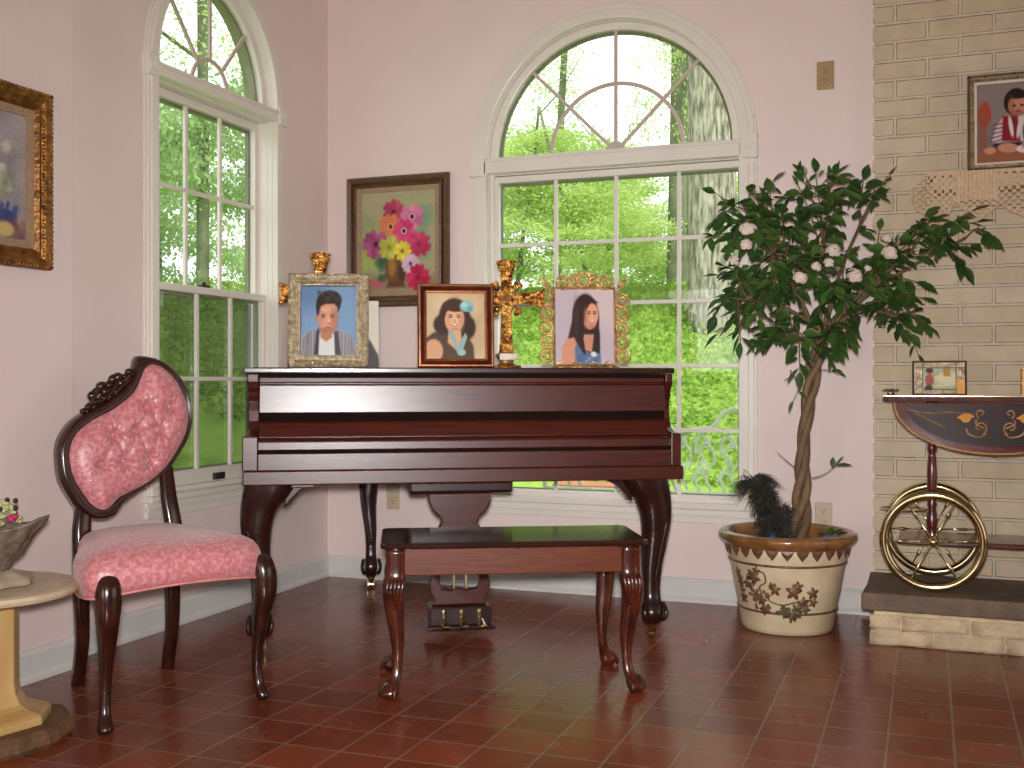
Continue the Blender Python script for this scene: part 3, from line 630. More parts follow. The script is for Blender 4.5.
for (x, y, sx, sy) in ((0, 0, -1, -1), (0.702, 0, 1, -1), (0.0, 0.285, -1, 1), (0.678, 0.285, 1, 1)):
    k = 1 if sy < 0 else 0.95
    keys = [(x, y, 0.441, 0.030, 0.030), (x, y, 0.37, 0.030, 0.030), (x + sx * 0.004, y + sy * 0.004, 0.345, 0.034 * k, 0.034 * k), (x + sx * 0.008, y + sy * 0.01, 0.31, 0.032 * k, 0.032 * k), (x + sx * 0.004, y + sy * 0.006, 0.25, 0.027, 0.027),
            (x - sx * 0.004, y - sy * 0.004, 0.18, 0.022, 0.022), (x - sx * 0.006, y - sy * 0.006, 0.11, 0.0145, 0.0145), (x + sx * 0.0, y + sy * 0.002, 0.06, 0.016, 0.016), (x + sx * 0.012, y + sy * 0.014, 0.035, 0.023, 0.023), (x + sx * 0.018, y + sy * 0.018, 0.018, 0.027, 0.027), (x + sx * 0.016, y + sy * 0.016, 0.0, 0.016, 0.016)]
    b = nb(); loft(b, interp_secs(keys, 4), 16, 3.0); L = obj('leg', b, 'bench_leg', bn, smooth=True)
    b = nb()
    for q in range(5):
        d = (q - 2) * 0.011
        tube(b, smoothpath([(x + d, y + sy * 0.038, 0.352), (x + d + sx * .004, y + sy * 0.044, 0.325), (x + d * .7 + sx * .004, y + sy * 0.038, 0.29), (x + d * .3, y + sy * 0.026, 0.24)], 3), [0.006, 0.007, 0.005, 0.002], 6)
    obj('knee_carving', b, 'bench_leg', L, smooth=True)
    b = nb()
    for q in (-40, 0, 40):
        a = math.atan2(sy, sx) + R(q); ca, sa = math.cos(a), math.sin(a)
        tube(b, smoothpath([(x + ca * 0.012, y + sa * 0.012, 0.05), (x + ca * 0.036, y + sa * 0.036, 0.036), (x + ca * 0.046, y + sa * 0.046, 0.016), (x + ca * 0.046, y + sa * 0.046, 0.003)], 3), [0.006, 0.008, 0.007, 0.003], 6)
    obj('claw_foot', b, 'bench_leg', L, smooth=True)

# ------------------------------------------------------------------ pink tufted chair (local x along the front, local y back)
CR = math.atan2(0.895, 0.446); ch = thing('side_chair', 'walnut side chair with a tufted pink heart shaped back and pink damask seat', 'chair', (0.65, -2.272, 0), CR)
OUT = [(0.314, 1.015), (0.361, 1.014), (0.405, 0.997), (0.449, 0.956), (0.478, 0.91), (0.49, 0.848), (0.486, 0.794), (0.47, 0.749), (0.441, 0.704), (0.405, 0.66), (0.361, 0.628), (0.314, 0.601), (0.268, 0.575), (0.238, 0.551), (0.216, 0.52), (0.179, 0.512), (0.143, 0.519), (0.107, 0.547), (0.079, 0.592), (0.058, 0.636), (0.051, 0.686), (0.052, 0.735), (0.068, 0.777), (0.1, 0.816), (0.143, 0.843), (0.194, 0.871), (0.238, 0.9), (0.276, 0.937), (0.299, 0.974)]
INN = [(0.361, 0.987), (0.401, 0.971), (0.441, 0.925), (0.464, 0.871), (0.47, 0.818), (0.457, 0.764), (0.425, 0.712), (0.385, 0.661), (0.33, 0.619), (0.276, 0.596), (0.231, 0.578), (0.205, 0.554), (0.183, 0.543), (0.154, 0.558), (0.121, 0.603), (0.096, 0.655), (0.088, 0.705), (0.096, 0.748), (0.121, 0.783), (0.164, 0.814), (0.216, 0.838), (0.261, 0.867), (0.299, 0.9), (0.322, 0.941), (0.338, 0.974)]
BUT = [(0.334, 0.854), (0.409, 0.855), (0.22, 0.769), (0.291, 0.781), (0.365, 0.782), (0.177, 0.681), (0.25, 0.687), (0.33, 0.685)]
def yb(z): return 0.452 + 0.10 * (z - 0.5)
def resample(pts, n):
    P = np.array(smooth2(pts)); d = np.r_[0, np.cumsum(np.hypot(*np.diff(np.vstack([P, P[:1]]), axis=0).T))]
    t = np.linspace(0, d[-1], n, endpoint=False); Q = np.vstack([P, P[:1]])
    return [(float(np.interp(k, d, Q[:, 0])), float(np.interp(k, d, Q[:, 1]))) for k in t]
def smooth2(pts): return [(p.x, p.y) for p in smoothpath([(a, c, 0) for a, c in pts], 4, closed=True)]
# align start points by angle about the centroid
def polar(pts, n, c=(0.27, 0.76)):
    return resample(pts, n)
n_ = 96; Po = resample(OUT, n_); Pi = resample(INN, n_)
# best rotation of the inner loop onto the outer loop
best = min(range(n_), key=lambda s: sum((Po[i][0] - Pi[(i + s) % n_][0]) ** 2 + (Po[i][1] - Pi[(i + s) % n_][1]) ** 2 for i in range(n_)))
Pi = [Pi[(i + best) % n_] for i in range(n_)]
prof = [(0.0, 0.030), (0.0, 0.004), (0.12, -0.012), (0.34, -0.020), (0.5, -0.017), (0.58, -0.010), (0.66, -0.013), (0.84, -0.010), (1.0, 0.0), (1.0, 0.030)]
b = nb(); rings = []
for (t, dy) in prof: rings.append([b.verts.new((Po[i][0] * (1 - t) + Pi[i][0] * t, yb(Po[i][1] * (1 - t) + Pi[i][1] * t) + dy, Po[i][1] * (1 - t) + Pi[i][1] * t)) for i in range(n_)])
for k in range(len(rings)):
    r0, r1 = rings[k], rings[(k + 1) % len(rings)]
    for i in range(n_): b.faces.new([r0[i], r0[(i + 1) % n_], r1[(i + 1) % n_], r1[i]])
obj('back_frame', b, 'chairwood', ch, smooth=True)
# tufted pad
G = 110; xs = np.linspace(0.08, 0.48, G); zs = np.linspace(0.535, 0.995, G); PI_ = np.array(smooth2(INN))
def sdist(x, z, P):
    inside = np.zeros(x.shape, bool); dm = np.full(x.shape, 9.0)
    for i in range(len(P)):
        (x1, y1), (x2, y2) = P[i], P[(i + 1) % len(P)]
        cnd = ((y1 > z) != (y2 > z)); xi = (x2 - x1) * (z - y1) / ((y2 - y1) if y2 != y1 else 1e-9) + x1; inside ^= cnd & (x < xi)
        ex, ey = x2 - x1, y2 - y1; t = np.clip(((x - x1) * ex + (z - y1) * ey) / (ex * ex + ey * ey + 1e-12), 0, 1)
        dm = np.minimum(dm, np.hypot(x - x1 - t * ex, z - y1 - t * ey))
    return np.where(inside, dm, -dm)
X, Z = np.meshgrid(xs, zs); D = sdist(X, Z, PI_)
puff = 0.034 * (1 - np.exp(-np.clip(D, 0, 1) / 0.024))
for bx_, bz in BUT:
    dd = np.hypot(X - bx_, Z - bz); an = np.arctan2(Z - bz, X - bx_); puff -= 0.027 * np.exp(-(dd / 0.019) ** 2) + 0.005 * np.cos(6 * an + bx_ * 40) ** 2 * np.exp(-(dd / 0.03) ** 2)
for i in range(len(BUT)):
    for j in range(i + 1, len(BUT)):
        (x1, z1), (x2, z2) = BUT[i], BUT[j]; Ld = math.hypot(x2 - x1, z2 - z1)
        if Ld < 0.125:
            t = np.clip(((X - x1) * (x2 - x1) + (Z - z1) * (z2 - z1)) / Ld ** 2, 0, 1); dd = np.hypot(X - x1 - t * (x2 - x1), Z - z1 - t * (z2 - z1)); puff -= 0.0035 * np.exp(-(dd / 0.007) ** 2)
b = nb(); vg = {}
for j in range(G):
    for i in range(G):
        if D[j, i] > -0.008: vg[j, i] = b.verts.new((X[j, i], yb(Z[j, i]) + 0.004 - max(puff[j, i], -0.004), Z[j, i]))
for j in range(G - 1):
    for i in range(G - 1):
        q = [(j, i), (j, i + 1), (j + 1, i + 1), (j + 1, i)]
        if all(k in vg for k in q): b.faces.new([vg[k] for k in q])
pad = obj('back_cushion', b, 'silk', ch, smooth=True)
sm = pad.modifiers.new('thick', 'SOLIDIFY'); sm.thickness = 0.01
b = nb(); tube(b, [(x * 0.988 + 0.27 * 0.012, yb(z) - 0.006, z * 0.988 + 0.76 * 0.012) for x, z in smooth2(INN)], 0.0042, 6, closed=True); obj('cushion_piping', b, 'piping', ch, smooth=True)
for bx_, bz in BUT:
    b = nb(); ball(b, (bx_, yb(bz) - 0.012, bz), 0.0075, 10, (1, 0.6, 1)); obj('tufting_button', b, 'button', ch, smooth=True)
b = nb(); prism(b, [(x * 0.99 + .003, z * 0.99 + .008) for x, z in INN], 0.0, 0.012, 'y')
for v in b.verts: v.co.y += yb(v.co.z) + 0.02
obj('back_panel', b, 'silk', ch)
# carved crest of leaves and berries
b = nb(); random.seed(7)
for (x, z, r_) in [(0.132, 0.845, 0.010), (0.150, 0.858, 0.013), (0.168, 0.872, 0.015), (0.163, 0.893, 0.016), (0.176, 0.905, 0.013), (0.192, 0.921, 0.017), (0.202, 0.905, 0.014), (0.216, 0.925, 0.014), (0.229, 0.943, 0.016), (0.246, 0.950, 0.016), (0.254, 0.932, 0.014), (0.268, 0.952, 0.010), (0.281, 0.966, 0.012), (0.292, 0.958, 0.012), (0.302, 0.972, 0.009), (0.198, 0.886, 0.014), (0.218, 0.902, 0.015), (0.236, 0.918, 0.013), (0.182, 0.874, 0.013)]:
    ball(b, (x, yb(z) - 0.004, z), r_, 8, (1.15, 0.8, 0.9), Matrix.Rotation(random.uniform(-.8, .8), 4, 'Y'))
for c_ in [((0.15, 0.86), (0.17, 0.90), (0.205, 0.93)), ((0.19, 0.88), (0.225, 0.91), (0.25, 0.955)), ((0.24, 0.91), (0.275, 0.94), (0.295, 0.975))]:
    tube(b, smoothpath([(x, yb(z) - 0.016, z) for x, z in c_], 4), [0.004, 0.007, 0.003], 6)
obj('crest_carving', b, 'chairwood', ch, smooth=True)
# seat
def seat_ring(s, z, dz=0.0):
    ring = []
    key = [(-0.046, 0.03), (-0.024, -0.018), (0.07, -0.042), (0.215, -0.055), (0.35, -0.048), (0.448, -0.018), (0.470, 0.03), (0.465, 0.16), (0.445, 0.34), (0.43, 0.46), (0.385, 0.49), (0.27, 0.50), (0.155, 0.49), (0.11, 0.46), (0.065, 0.34), (-0.02, 0.16)]
    P = smooth2(key); c = (0.245, 0.22)
    return [(c[0] + (x - c[0]) * s, c[1] + (y - c[1]) * s) for x, y in P]
b = nb(); rings = []
base_ = seat_ring(1, 0)
def apron_z(x, y):
    # scalloped lower edge: lower over the middle of the front, raised beside the knees
    f = 0.372
    if y < 0.12:
        t = min(max((x + 0.01) / 0.45, 0), 1); f += 0.018 * math.sin(math.pi * t) ** .7 - 0.008
    else: f += 0.01
    return f
for (s, kind) in ((0.965, 'b'), (1.0, 'b2'), (1.015, 0.405), (1.012, 0.430), (0.985, 0.450), (0.93, 0.468), (0.84, 0.481), (0.66, 0.491), (0.42, 0.497), (0.16, 0.50)):
    R_ = seat_ring(s, 0); row = []
    for (x, y), (x0, y0) in zip(R_, base_):
        z = apron_z(x0, y0) if kind in ('b', 'b2') else kind
        row.append(b.verts.new((x, y, z)))
    rings.append(row)
for r0, r1 in zip(rings, rings[1:]):
    for i in range(len(r0)): b.faces.new([r0[i], r0[(i + 1) % len(r0)], r1[(i + 1) % len(r0)], r1[i]])
b.faces.new(rings[-1]); b.faces.new(rings[0][::-1]); obj('seat', b, 'silk', ch, smooth=True)
b = nb(); tube(b, [(x * 1.004 - .001, y * 1.004 - .001, apron_z(x, y) - 0.001) for x, y in base_], 0.0042, 6, closed=True); obj('seat_piping', b, 'piping', ch, smooth=True)
b = nb(); R_ = seat_ring(0.93, 0); prism(b, R_, 0.385, 0.41, 'z'); obj('seat_rail', b, 'chairwood', ch)
for (x, sx) in ((0.005, -1), (0.465, 1)):
    y = 0.0
    keys = [(x - sx * 0.002, y - 0.012, 0.428, 0.016, 0.014), (x, y - 0.016, 0.415, 0.027, 0.024), (x + sx * 0.003, y - 0.020, 0.385, 0.033, 0.032), (x + sx * 0.004, y - 0.022, 0.345, 0.034, 0.033), (x + sx * 0.004, y - 0.020, 0.30, 0.030, 0.030), (x, y - 0.006, 0.24, 0.024, 0.024), (x - sx * 0.002, y + 0.006, 0.17, 0.018, 0.018), (x - sx * 0.003, y + 0.012, 0.10, 0.0145, 0.0145), (x, y + 0.006, 0.05, 0.0155, 0.0155), (x + sx * 0.004, y - 0.006, 0.025, 0.019, 0.020), (x + sx * 0.006, y - 0.010, 0.010, 0.020, 0.021), (x + sx * 0.006, y - 0.008, 0.0, 0.014, 0.015)]
    b = nb(); loft(b, interp_secs(keys, 4), 16, 2.4); obj('leg', b, 'chairwood', ch, smooth=True)
for (xt, xm, xb_) in ((0.128, 0.118, 0.128), (0.405, 0.412, 0.420)):
    keys = [(xt, 0.495, 0.66 if xt > .3 else 0.60, 0.021, 0.014), (xt, 0.472, 0.56, 0.024, 0.017), (xm, 0.458, 0.48, 0.026, 0.02), (xm, 0.455, 0.40, 0.027, 0.022), (xm, 0.462, 0.28, 0.023, 0.021), (xb_, 0.48, 0.15, 0.020, 0.019), (xb_, 0.505, 0.04, 0.019, 0.018), (xb_, 0.512, 0.0, 0.019, 0.018)]
    keys = [(a, c - 0.0, z, d, e) for a, c, z, d, e in keys]
    b = nb(); loft(b, interp_secs(keys, 4), 12, 4); obj('leg', b, 'chairwood', ch, smooth=True)

# ------------------------------------------------------------------ plant pot and flowering ficus
POT = (2.20, -0.345)
pt = thing('plant_pot', 'large cream glazed pot with brown rim and raised grapevine relief', 'plant pot', (POT[0], POT[1], 0))
b = nb(); lathe(b, [(0.150, 0.0), (0.168, 0.004), (0.172, 0.02), (0.182, 0.08), (0.196, 0.15), (0.208, 0.22), (0.222, 0.29), (0.232, 0.335), (0.215, 0.34), (0.205, 0.30), (0.19, 0.22)], 56); obj('pot_body', b, 'pot', pt, smooth=True)
b = nb(); lathe(b, [(0.226, 0.318), (0.240, 0.326), (0.254, 0.340), (0.258, 0.352), (0.254, 0.364), (0.240, 0.371), (0.222, 0.369), (0.212, 0.358), (0.208, 0.335), (0.206, 0.28)], 56, cap=False); obj('pot_rim', b, 'potrim', pt, smooth=True)
def pr(z): return float(np.interp(z, [0.02, 0.08, 0.15, 0.22, 0.29, 0.335], [0.172, 0.182, 0.196, 0.208, 0.222, 0.232]))
def onpot(pts2, a0, z0, out_=0.004, th=0.006):
    """raised flat relief: 2D outline (metres along the surface, height) wrapped on the pot"""
    b_ = bmesh.new(); n = len(pts2)
    def P(p, o):
        z = z0 + p[1]; r_ = pr(z) + o; a = a0 + p[0] / 0.21; return (r_ * math.cos(a), r_ * math.sin(a), z)
    cx = sum(p[0] for p in pts2) / n; cz = sum(p[1] for p in pts2) / n
    A = [b_.verts.new(P(p, -0.002)) for p in pts2]; B = [b_.verts.new(P((cx + (p[0] - cx) * .92, cz + (p[1] - cz) * .92), out_)) for p in pts2]; c = b_.verts.new(P((cx, cz), out_ + 0.003))
    for i in range(n): b_.faces.new([A[i], A[(i + 1) % n], B[(i + 1) % n], B[i]]); b_.faces.new([B[i], B[(i + 1) % n], c])
    return b_
def merge(bm, other):
    me = bpy.data.meshes.new('tmp'); other.to_mesh(me); other.free(); bm.from_mesh(me); bpy.data.meshes.remove(me)
b = nb(); nt_ = 26
for k in range(nt_):
    a = 2 * math.pi * k / nt_; w_ = 0.023; merge(b, onpot([(-w_, 0.322 - .3), (w_, 0.322 - .3), (w_ * .75, 0.305 - .3), (0.0, 0.282 - .3), (-w_ * .75, 0.305 - .3)], a, 0.3))
obj('leaf_border', b, 'potleaf', pt)
for z in (0.262, 0.085):
    b = nb(); tube(b, [((pr(z) + 0.001) * math.cos(2 * math.pi * k / 48), (pr(z) + 0.001) * math.sin(2 * math.pi * k / 48), z) for k in range(48)], 0.0045, 6, closed=True); obj('pot_band', b, 'potleaf', pt, smooth=True)
def vleaf(s, rot):
    pts = []
    for k in range(20):
        a = 2 * math.pi * k / 20; r_ = s * (0.72 + 0.28 * math.cos(5 * a)); pts.append((r_ * math.cos(a + rot), r_ * math.sin(a + rot)))
    return pts
b1, b2 = nb(), nb(); A0 = -math.pi / 2 - 0.1; random.seed(5)
LS = 1.35
spots = [(-0.165, .22, .017), (-.155, .19, .02), (-.15, .16, .016), (-.15, .13, .02), (-0.085, .215, .026), (-0.115, .185, .017), (-0.03, .15, .012), (-0.07, .24, .014), (0.0, .175, .02), (-.01, .19, .012), (0.07, .17, .026), (.085, .19, .018), (-.055, .13, .018), (-.045, .1, .022), (.11, .13, .02), (.145, .165, .02), (.15, .13, .016)]
for a_, z_, s_ in spots: merge(b1, onpot(vleaf(s_ * LS, random.uniform(0, 3)), A0 + a_ / .21, z_))
for a_, z_, s_ in [(.05, .095, .014), (.08, .085, .022), (.09, .11, .02), (.03, .11, .012), (.065, .075, .016), (.12, .105, .018)]: merge(b2, onpot(vleaf(s_ * LS, random.uniform(0, 3)), A0 + a_ / .21, z_))
for k in range(34):
    a_, z_ = -0.085 + random.gauss(0, .016), .145 + random.gauss(0, .02); r_ = pr(z_) + .002; ball(b1, (r_ * math.cos(A0 + a_ / .21), r_ * math.sin(A0 + a_ / .21), z_), 0.0065, 6)
for k in range(22):
    a_, z_ = .035 + random.gauss(0, .016), .09 + random.gauss(0, .014); r_ = pr(z_) + .002; ball(b2, (r_ * math.cos(A0 + a_ / .21), r_ * math.sin(A0 + a_ / .21), z_), 0.006, 6)
for c_ in [[(-.08, .235), (-.04, .235), (-.035, .20), (-.06, .18), (-.05, .14)], [(-.04, .165), (-.02, .13), (.03, .12), (.07, .13), (.12, .14)], [(-.12, .2), (-.11, .22), (-.09, .235)], [(.07, .13), (.08, .1), (.11, .1)]]:
    tube(b1, smoothpath([((pr(z) + .002) * math.cos(A0 + a / .21), (pr(z) + .002) * math.sin(A0 + a / .21), z) for a, z in c_], 5), 0.003, 5)
obj('grapevine_relief', b1, 'potleaf', pt, smooth=True); obj('grape_cluster_relief', b2, 'potleaf2', pt, smooth=True)
b = nb(); lathe(b, [(0.0005, 0.318), (0.1, 0.324), (0.21, 0.315), (0.2, 0.29)], 32); obj('soil', b, 'soil', pt, smooth=True)

RV = Vector((math.cos(R(20.8)), math.sin(R(20.8)), 0)); FV = Vector((-math.sin(R(20.8)), math.cos(R(20.8)), 0))
tr_ = thing('ficus_tree', 'braided trunk ficus tree with dark leaves and white roses in the cream pot', 'tree', (2.24, -0.343, 0.32))
TB = Vector((2.248, -0.343, 0)); 
def tw(h, d, z): return TB + RV * h + FV * d + Vector((0, 0, z)) - Vector((2.24, -0.343, 0.32))
def clampw(p):
    p = p.copy(); wy = p.y - 0.343
    lim = -0.075 if (p.x + 2.24) > 2.47 else -0.035
    if wy > lim: p.y = lim + 0.343 - (wy - lim) * 0.15
    return p
for k in range(3):
    pts = []
    for i in range(26):
        t = i / 25; z = 0.315 + t * 0.80; a = t * 2 * math.pi * 2.1 + k * 2.094
        h = float(np.interp(z, [0.3, 0.45, 0.712, 0.95, 1.054, 1.13], [-0.01, 0.005, 0.012, 0.045, 0.068, 0.085])); r_ = 0.016 + 0.006 * math.sin(t * 9) + (0.012 * (1 - t / .15) if t < .15 else 0)
        pts.append(tw(h + r_ * math.cos(a), r_ * math.sin(a), z))
    b = nb(); tube(b, pts, [0.0185, 0.0165, 0.016, 0.014, 0.013], 9); obj('trunk', b, 'bark', tr_, smooth=True)
rng = random.Random(11)
def px(x, y): return ((x - 800) * 0.0038, 0.94 - (y - 380) * 0.0038)
crown = [((772, 258), (62, 68), .26, 150), ((815, 205), (32, 42), .20, 55), ((742, 212), (34, 42), .2, 48), ((735, 300), (24, 58), .18, 48), ((900, 258), (46, 46), .17, 72), ((952, 242), (32, 26), .10, 22), ((888, 318), (36, 34), .14, 42), ((838, 285), (42, 48), .22, 66), ((788, 345), (36, 34), .16, 42), ((868, 200), (22, 22), .12, 16), ((836, 335), (26, 26), .13, 20)]
bl = nb(); bt = nb()
def leaf(bm, p, d, L, W, roll):
    d = d.normalized(); s = d.cross(Vector((0, 0, 1)));
    if s.length < 1e-3: s = Vector((1, 0, 0))
    s.normalize(); n = s.cross(d); s = (s * math.cos(roll) + n * math.sin(roll)); n = s.cross(d).normalized()
    prof = [(0, .0), (.18, .62), (.42, 1.0), (.68, .72), (.88, .25), (1.0, 0)]
    vs = []; fold = 0.22
    for t, w_ in prof:
        c = p + d * (L * t) - n * (-0.16 * L * t * t)
        c = Vector((c.x, c.y, c.z - 0.12 * L * t * t))
        if w_ == 0: vs.append((bm.verts.new(c),))
        else: vs.append((bm.verts.new(c - s * W * w_ / 2 + n * W * w_ * fold), bm.verts.new(c), bm.verts.new(c + s * W * w_ / 2 + n * W * w_ * fold)))
    bm.faces.new([vs[0][0], vs[1][1], vs[1][0]]); bm.faces.new([vs[0][0], vs[1][2], vs[1][1]])
    for i in range(1, 4):
        a, c = vs[i], vs[i + 1]
        bm.faces.new([a[0], a[1], c[1], c[0]]); bm.faces.new([a[1], a[2], c[2], c[1]])
    a = vs[4]; bm.faces.new([a[0], a[1], vs[5][0]]); bm.faces.new([a[1], a[2], vs[5][0]])
fork = tw(0.07, 0, 1.08); fork2 = tw(0.085, 0.0, 1.13)
for (c, r_, dr, nl) in crown:
    h, z = px(*c); rh, rz_ = r_[0] * .0038, r_[1] * .0038
    dc = -0.05 - max(0, h) * 0.12; cc = clampw(tw(h, dc, z))
    st = fork if rng.random() < .5 else fork2
    mid = (st + cc) / 2 + Vector((0, 0, 0.03)); mp_ = smoothpath([st, mid + Vector((rng.uniform(-.02, .02),) * 3), cc], 7)
    tube(bt, mp_, [0.009, 0.006, 0.004], 6)
    nl = int(nl * 1.8); nt2 = max(4, nl // 7); per = nl / nt2 * 1.08
    for k in range(nt2):
        while True:
            q = Vector([rng.uniform(-1, 1) for _ in range(3)])
            if .35 < q.length < 1: break
        q = q * (1.0 / max(q.length, .7)) * rng.uniform(.75, 1.02)
        end = clampw(tw(h + q.x * rh, dc + q.y * dr, z + q.z * rz_)); s0 = mp_[rng.randint(len(mp_) // 2, len(mp_) - 1)]
        m1 = (s0 + end) / 2 + Vector((0, 0, 0.03)); tp = [clampw(v) for v in smoothpath([s0, m1, end], 6)]
        tube(bt, tp, [0.003, 0.0018], 5)
        n_l = int(per) + (rng.random() < per % 1)
        for i in range(n_l):
            t = 0.30 + 0.70 * (i + .5) / n_l; idx = min(int(t * (len(tp) - 1)), len(tp) - 2); p = tp[idx].lerp(tp[idx + 1], t * (len(tp) - 1) - idx)
            ax = (tp[idx + 1] - tp[idx]).normalized(); sd = ax.cross(Vector((0, 0, 1)));
            if sd.length < .01: sd = Vector((1, 0, 0))
            sd.normalize(); sg = 1 if i % 2 else -1
            d = ax * .5 + sd * sg * rng.uniform(.4, 1) + Vector((rng.uniform(-.3, .3), rng.uniform(-.3, .3), rng.uniform(-.95, .15)))
            if i == n_l - 1: d = ax + Vector((0, 0, -.3))
            L_ = rng.uniform(0.052, 0.078); p2 = p + d.normalized() * 0.008
            e = p2 + d.normalized() * L_
            if e.y - .343 > (-0.055 if e.x + 2.24 > 2.47 else -0.008): d.y = -abs(d.y)
            leaf(bl, p2, d, L_, L_ * rng.uniform(.46, .58), rng.uniform(-1.0, 1.0))
# stray tips, low shoots
def spray(path, lp, rr=0.0022):
    P = [tw((x - 800) * .0038, d, .94 - (y - 380) * .0038) for x, y, d in path]; P = [clampw(p) for p in smoothpath(P, 6)]
    tube(bt, P, [rr, rr * .5], 5)
    for (t, dx, dz, L_) in lp:
        i = min(int(t * (len(P) - 1)), len(P) - 1); leaf(bl, P[i], RV * dx + Vector((0, 0, dz)) - FV * .25, L_, L_ * .5, rng.uniform(-.5, .5))
spray([(812, 478, 0), (822, 474, -.02), (833, 465, -.03)], [(.85, -.1, 1, .05), (1, .8, .9, .055), (1, 1, .0, .065)])
spray([(798, 470, 0), (788, 462, 0), (777, 452, 0)], [])
spray([(812, 345, 0), (835, 328, -.02), (862, 316, -.04), (880, 322, -.05)], [(.5, .2, -1, .05), (.8, .4, -.8, .055), (1, .9, -.3, .05)])
spray([(930, 235, 0), (955, 226, -.03), (972, 224, -.04)], [(.5, -.2, .9, .04), (.8, .9, -.35, .055), (1, 1, .05, .07), (1, .9, .1, .05)])
spray([(735, 232, 0), (718, 236, -.04), (708, 240, -.05)], [(.5, -.8, .5, .06), (.8, -.9, .1, .06), (1, -.5, -.9, .055), (1, .1, -1, .06), (.7, -1, -.3, .05)])
spray([(812, 190, 0), (806, 178, 0), (800, 172, 0)], [(.6, -.3, .9, .05), (1, .1, 1, .05), (1, -.8, .6, .05), (.4, .8, .6, .05)])
spray([(818, 190, 0), (828, 178, 0), (838, 172, 0)], [(.6, -.3, .9, .05), (1, .2, 1, .05), (1, .9, .5, .055), (.4, .8, .2, .05)])
spray([(866, 205, 0), (862, 196, 0), (858, 187, 0)], [(1, .5, .7, .04), (1, -.8, .4, .04), (.5, 1, .1, .05)])
spray([(790, 370, 0), (797, 385, -.02), (792, 400, -.02)], [(.3, -.7, -.3, .05), (.7, .6, -.8, .05), (1, -.3, -1, .05)])
spray([(812, 375, 0), (822, 370, -.02), (835, 372, -.02)], [(.8, 1, -.1, .045), (1, .8, -.5, .04)])
spray([(900, 330, 0), (912, 345, -.02), (918, 362, -.02)], [(.5, -.3, -1, .05), (.8, .3, -1, .05), (1, .1, -1, .05)])
obj('branches', bt, 'bark', tr_, smooth=True); obj('foliage', bl, 'leaf', tr_, smooth=True)
def rose(c, s, name='rose'):
    b = nb()
    for ring, (n, r_, tilt, sz) in enumerate(((3, .18, 0.25, .62), (5, .38, .6, .8), (6, .62, 1.05, 1.0))):
        for k in range(n):
            a = 2 * math.pi * k / n + ring * .5
            m4 = Matrix.Translation(c) @ Matrix.Rotation(R(68), 4, 'X').to_4x4() if False else None
            face = Vector((0.25, -.9, .35)).normalized(); e1 = face.cross(Vector((0, 0, 1))).normalized(); e2 = e1.cross(face)
            rad = e1 * math.cos(a) + e2 * math.sin(a); pos = Vector(c) + rad * r_ * s + face * (s * (.35 - ring * .16))
            nrm = (face * math.cos(tilt) + rad * math.sin(tilt)); q = nrm.to_track_quat('Z', 'Y').to_matrix().to_4x4()
            ball(b, pos + rad * rng.uniform(-.1, .14) * s, s * .46 * sz * rng.uniform(.8, 1.15), 8, (1, rng.uniform(.65, .95), .16), q)
    return obj(name, b, 'rose', tr_, smooth=True)
for (x, y, s, d) in [(748, 228, .038, -.2), (746, 244, .03, -.2), (834, 250, .034, -.22), (829, 262, .024, -.22), (855, 275, .036, -.25), (887, 238, .024, -.2), (890, 252, .036, -.21), (766, 267, .026, -.24), (800, 277, .032, -.26), (816, 266, .024, -.24), (734, 260, .024, -.2), (868, 268, .016, -.2)]:
    k = (4.15 + d) / 4.15; h = (x - 512) / 1094 * (4.15 + d) - (800 - 512) / 1094 * 4.15; rose(tw(h, d, 0.94 - (y - 380) * .0038 * k), s * .95)

# dark plume and the small silk flower standing in the pot
b = nb(); g = random.Random(21)
pb = Vector((2.148, -0.395, 0.325))
spine = smoothpath([pb, pb + Vector((-.005, 0, .07)), pb - RV * .02 + Vector((0, 0, .145)), pb - RV * .045 + Vector((0, 0, .215)), pb - RV * .085 + Vector((0, 0, .235))], 6)
def blade(p, d, L_, w_, droop):
    d = d.normalized(); s = d.cross(Vector((g.uniform(-1, 1), g.uniform(-1, 1), g.uniform(-1, 1)))).normalized(); prev = None
    for i in range(5):
        t = i / 4; c = p + d * L_ * t - Vector((0, 0, droop * L_ * t * t)); ww = w_ * (1 - t) + .0003; cur = (b.verts.new(c - s * ww), b.verts.new(c + s * ww))
        if prev: b.faces.new([prev[0], prev[1], cur[1], cur[0]])
        prev = cur
for k in range(1700):
    i = int(g.triangular(0, len(spine) - 1, len(spine) * .6)); p = spine[i] + Vector((g.gauss(0, .020), g.gauss(0, .016), g.gauss(0, .012)))
    d = -RV * g.uniform(-.9, .8) + Vector((0, 0, g.uniform(-.8, .9))) + FV * g.uniform(-.5, .5); blade(p, d, g.uniform(.03, .06), .0017, .5)
for k in range(520):
    p = pb + RV * g.uniform(.0, .07) + Vector((0, 0, g.uniform(.0, .13))) + FV * g.gauss(0, .015)
    blade(p, RV * g.uniform(-.3, .9) + Vector((0, 0, g.uniform(-.2, 1))), g.uniform(.03, .055), .0017, .4)
for k in range(90):
    p = spine[-5 + g.randint(0, 4)]; blade(p, -RV * g.uniform(.6, 1) + Vector((0, 0, g.uniform(-.45, .15))) + FV * g.uniform(-.2, .2), g.uniform(.05, .10), .0018, .45)
for k in range(70):
    p = spine[-8 + g.randint(0, 4)] + Vector((0, 0, .02)); blade(p, RV * g.uniform(.5, 1) + Vector((0, 0, g.uniform(.1, .5))) + FV * g.uniform(-.2, .2), g.uniform(.05, .11), .0018, .55)
pl = thing('feather_plume', 'shaggy dark feather plume standing at the left side of the pot', 'plume', pb)
o = obj('feathers', b, 'plume', pl); o.location = -pb
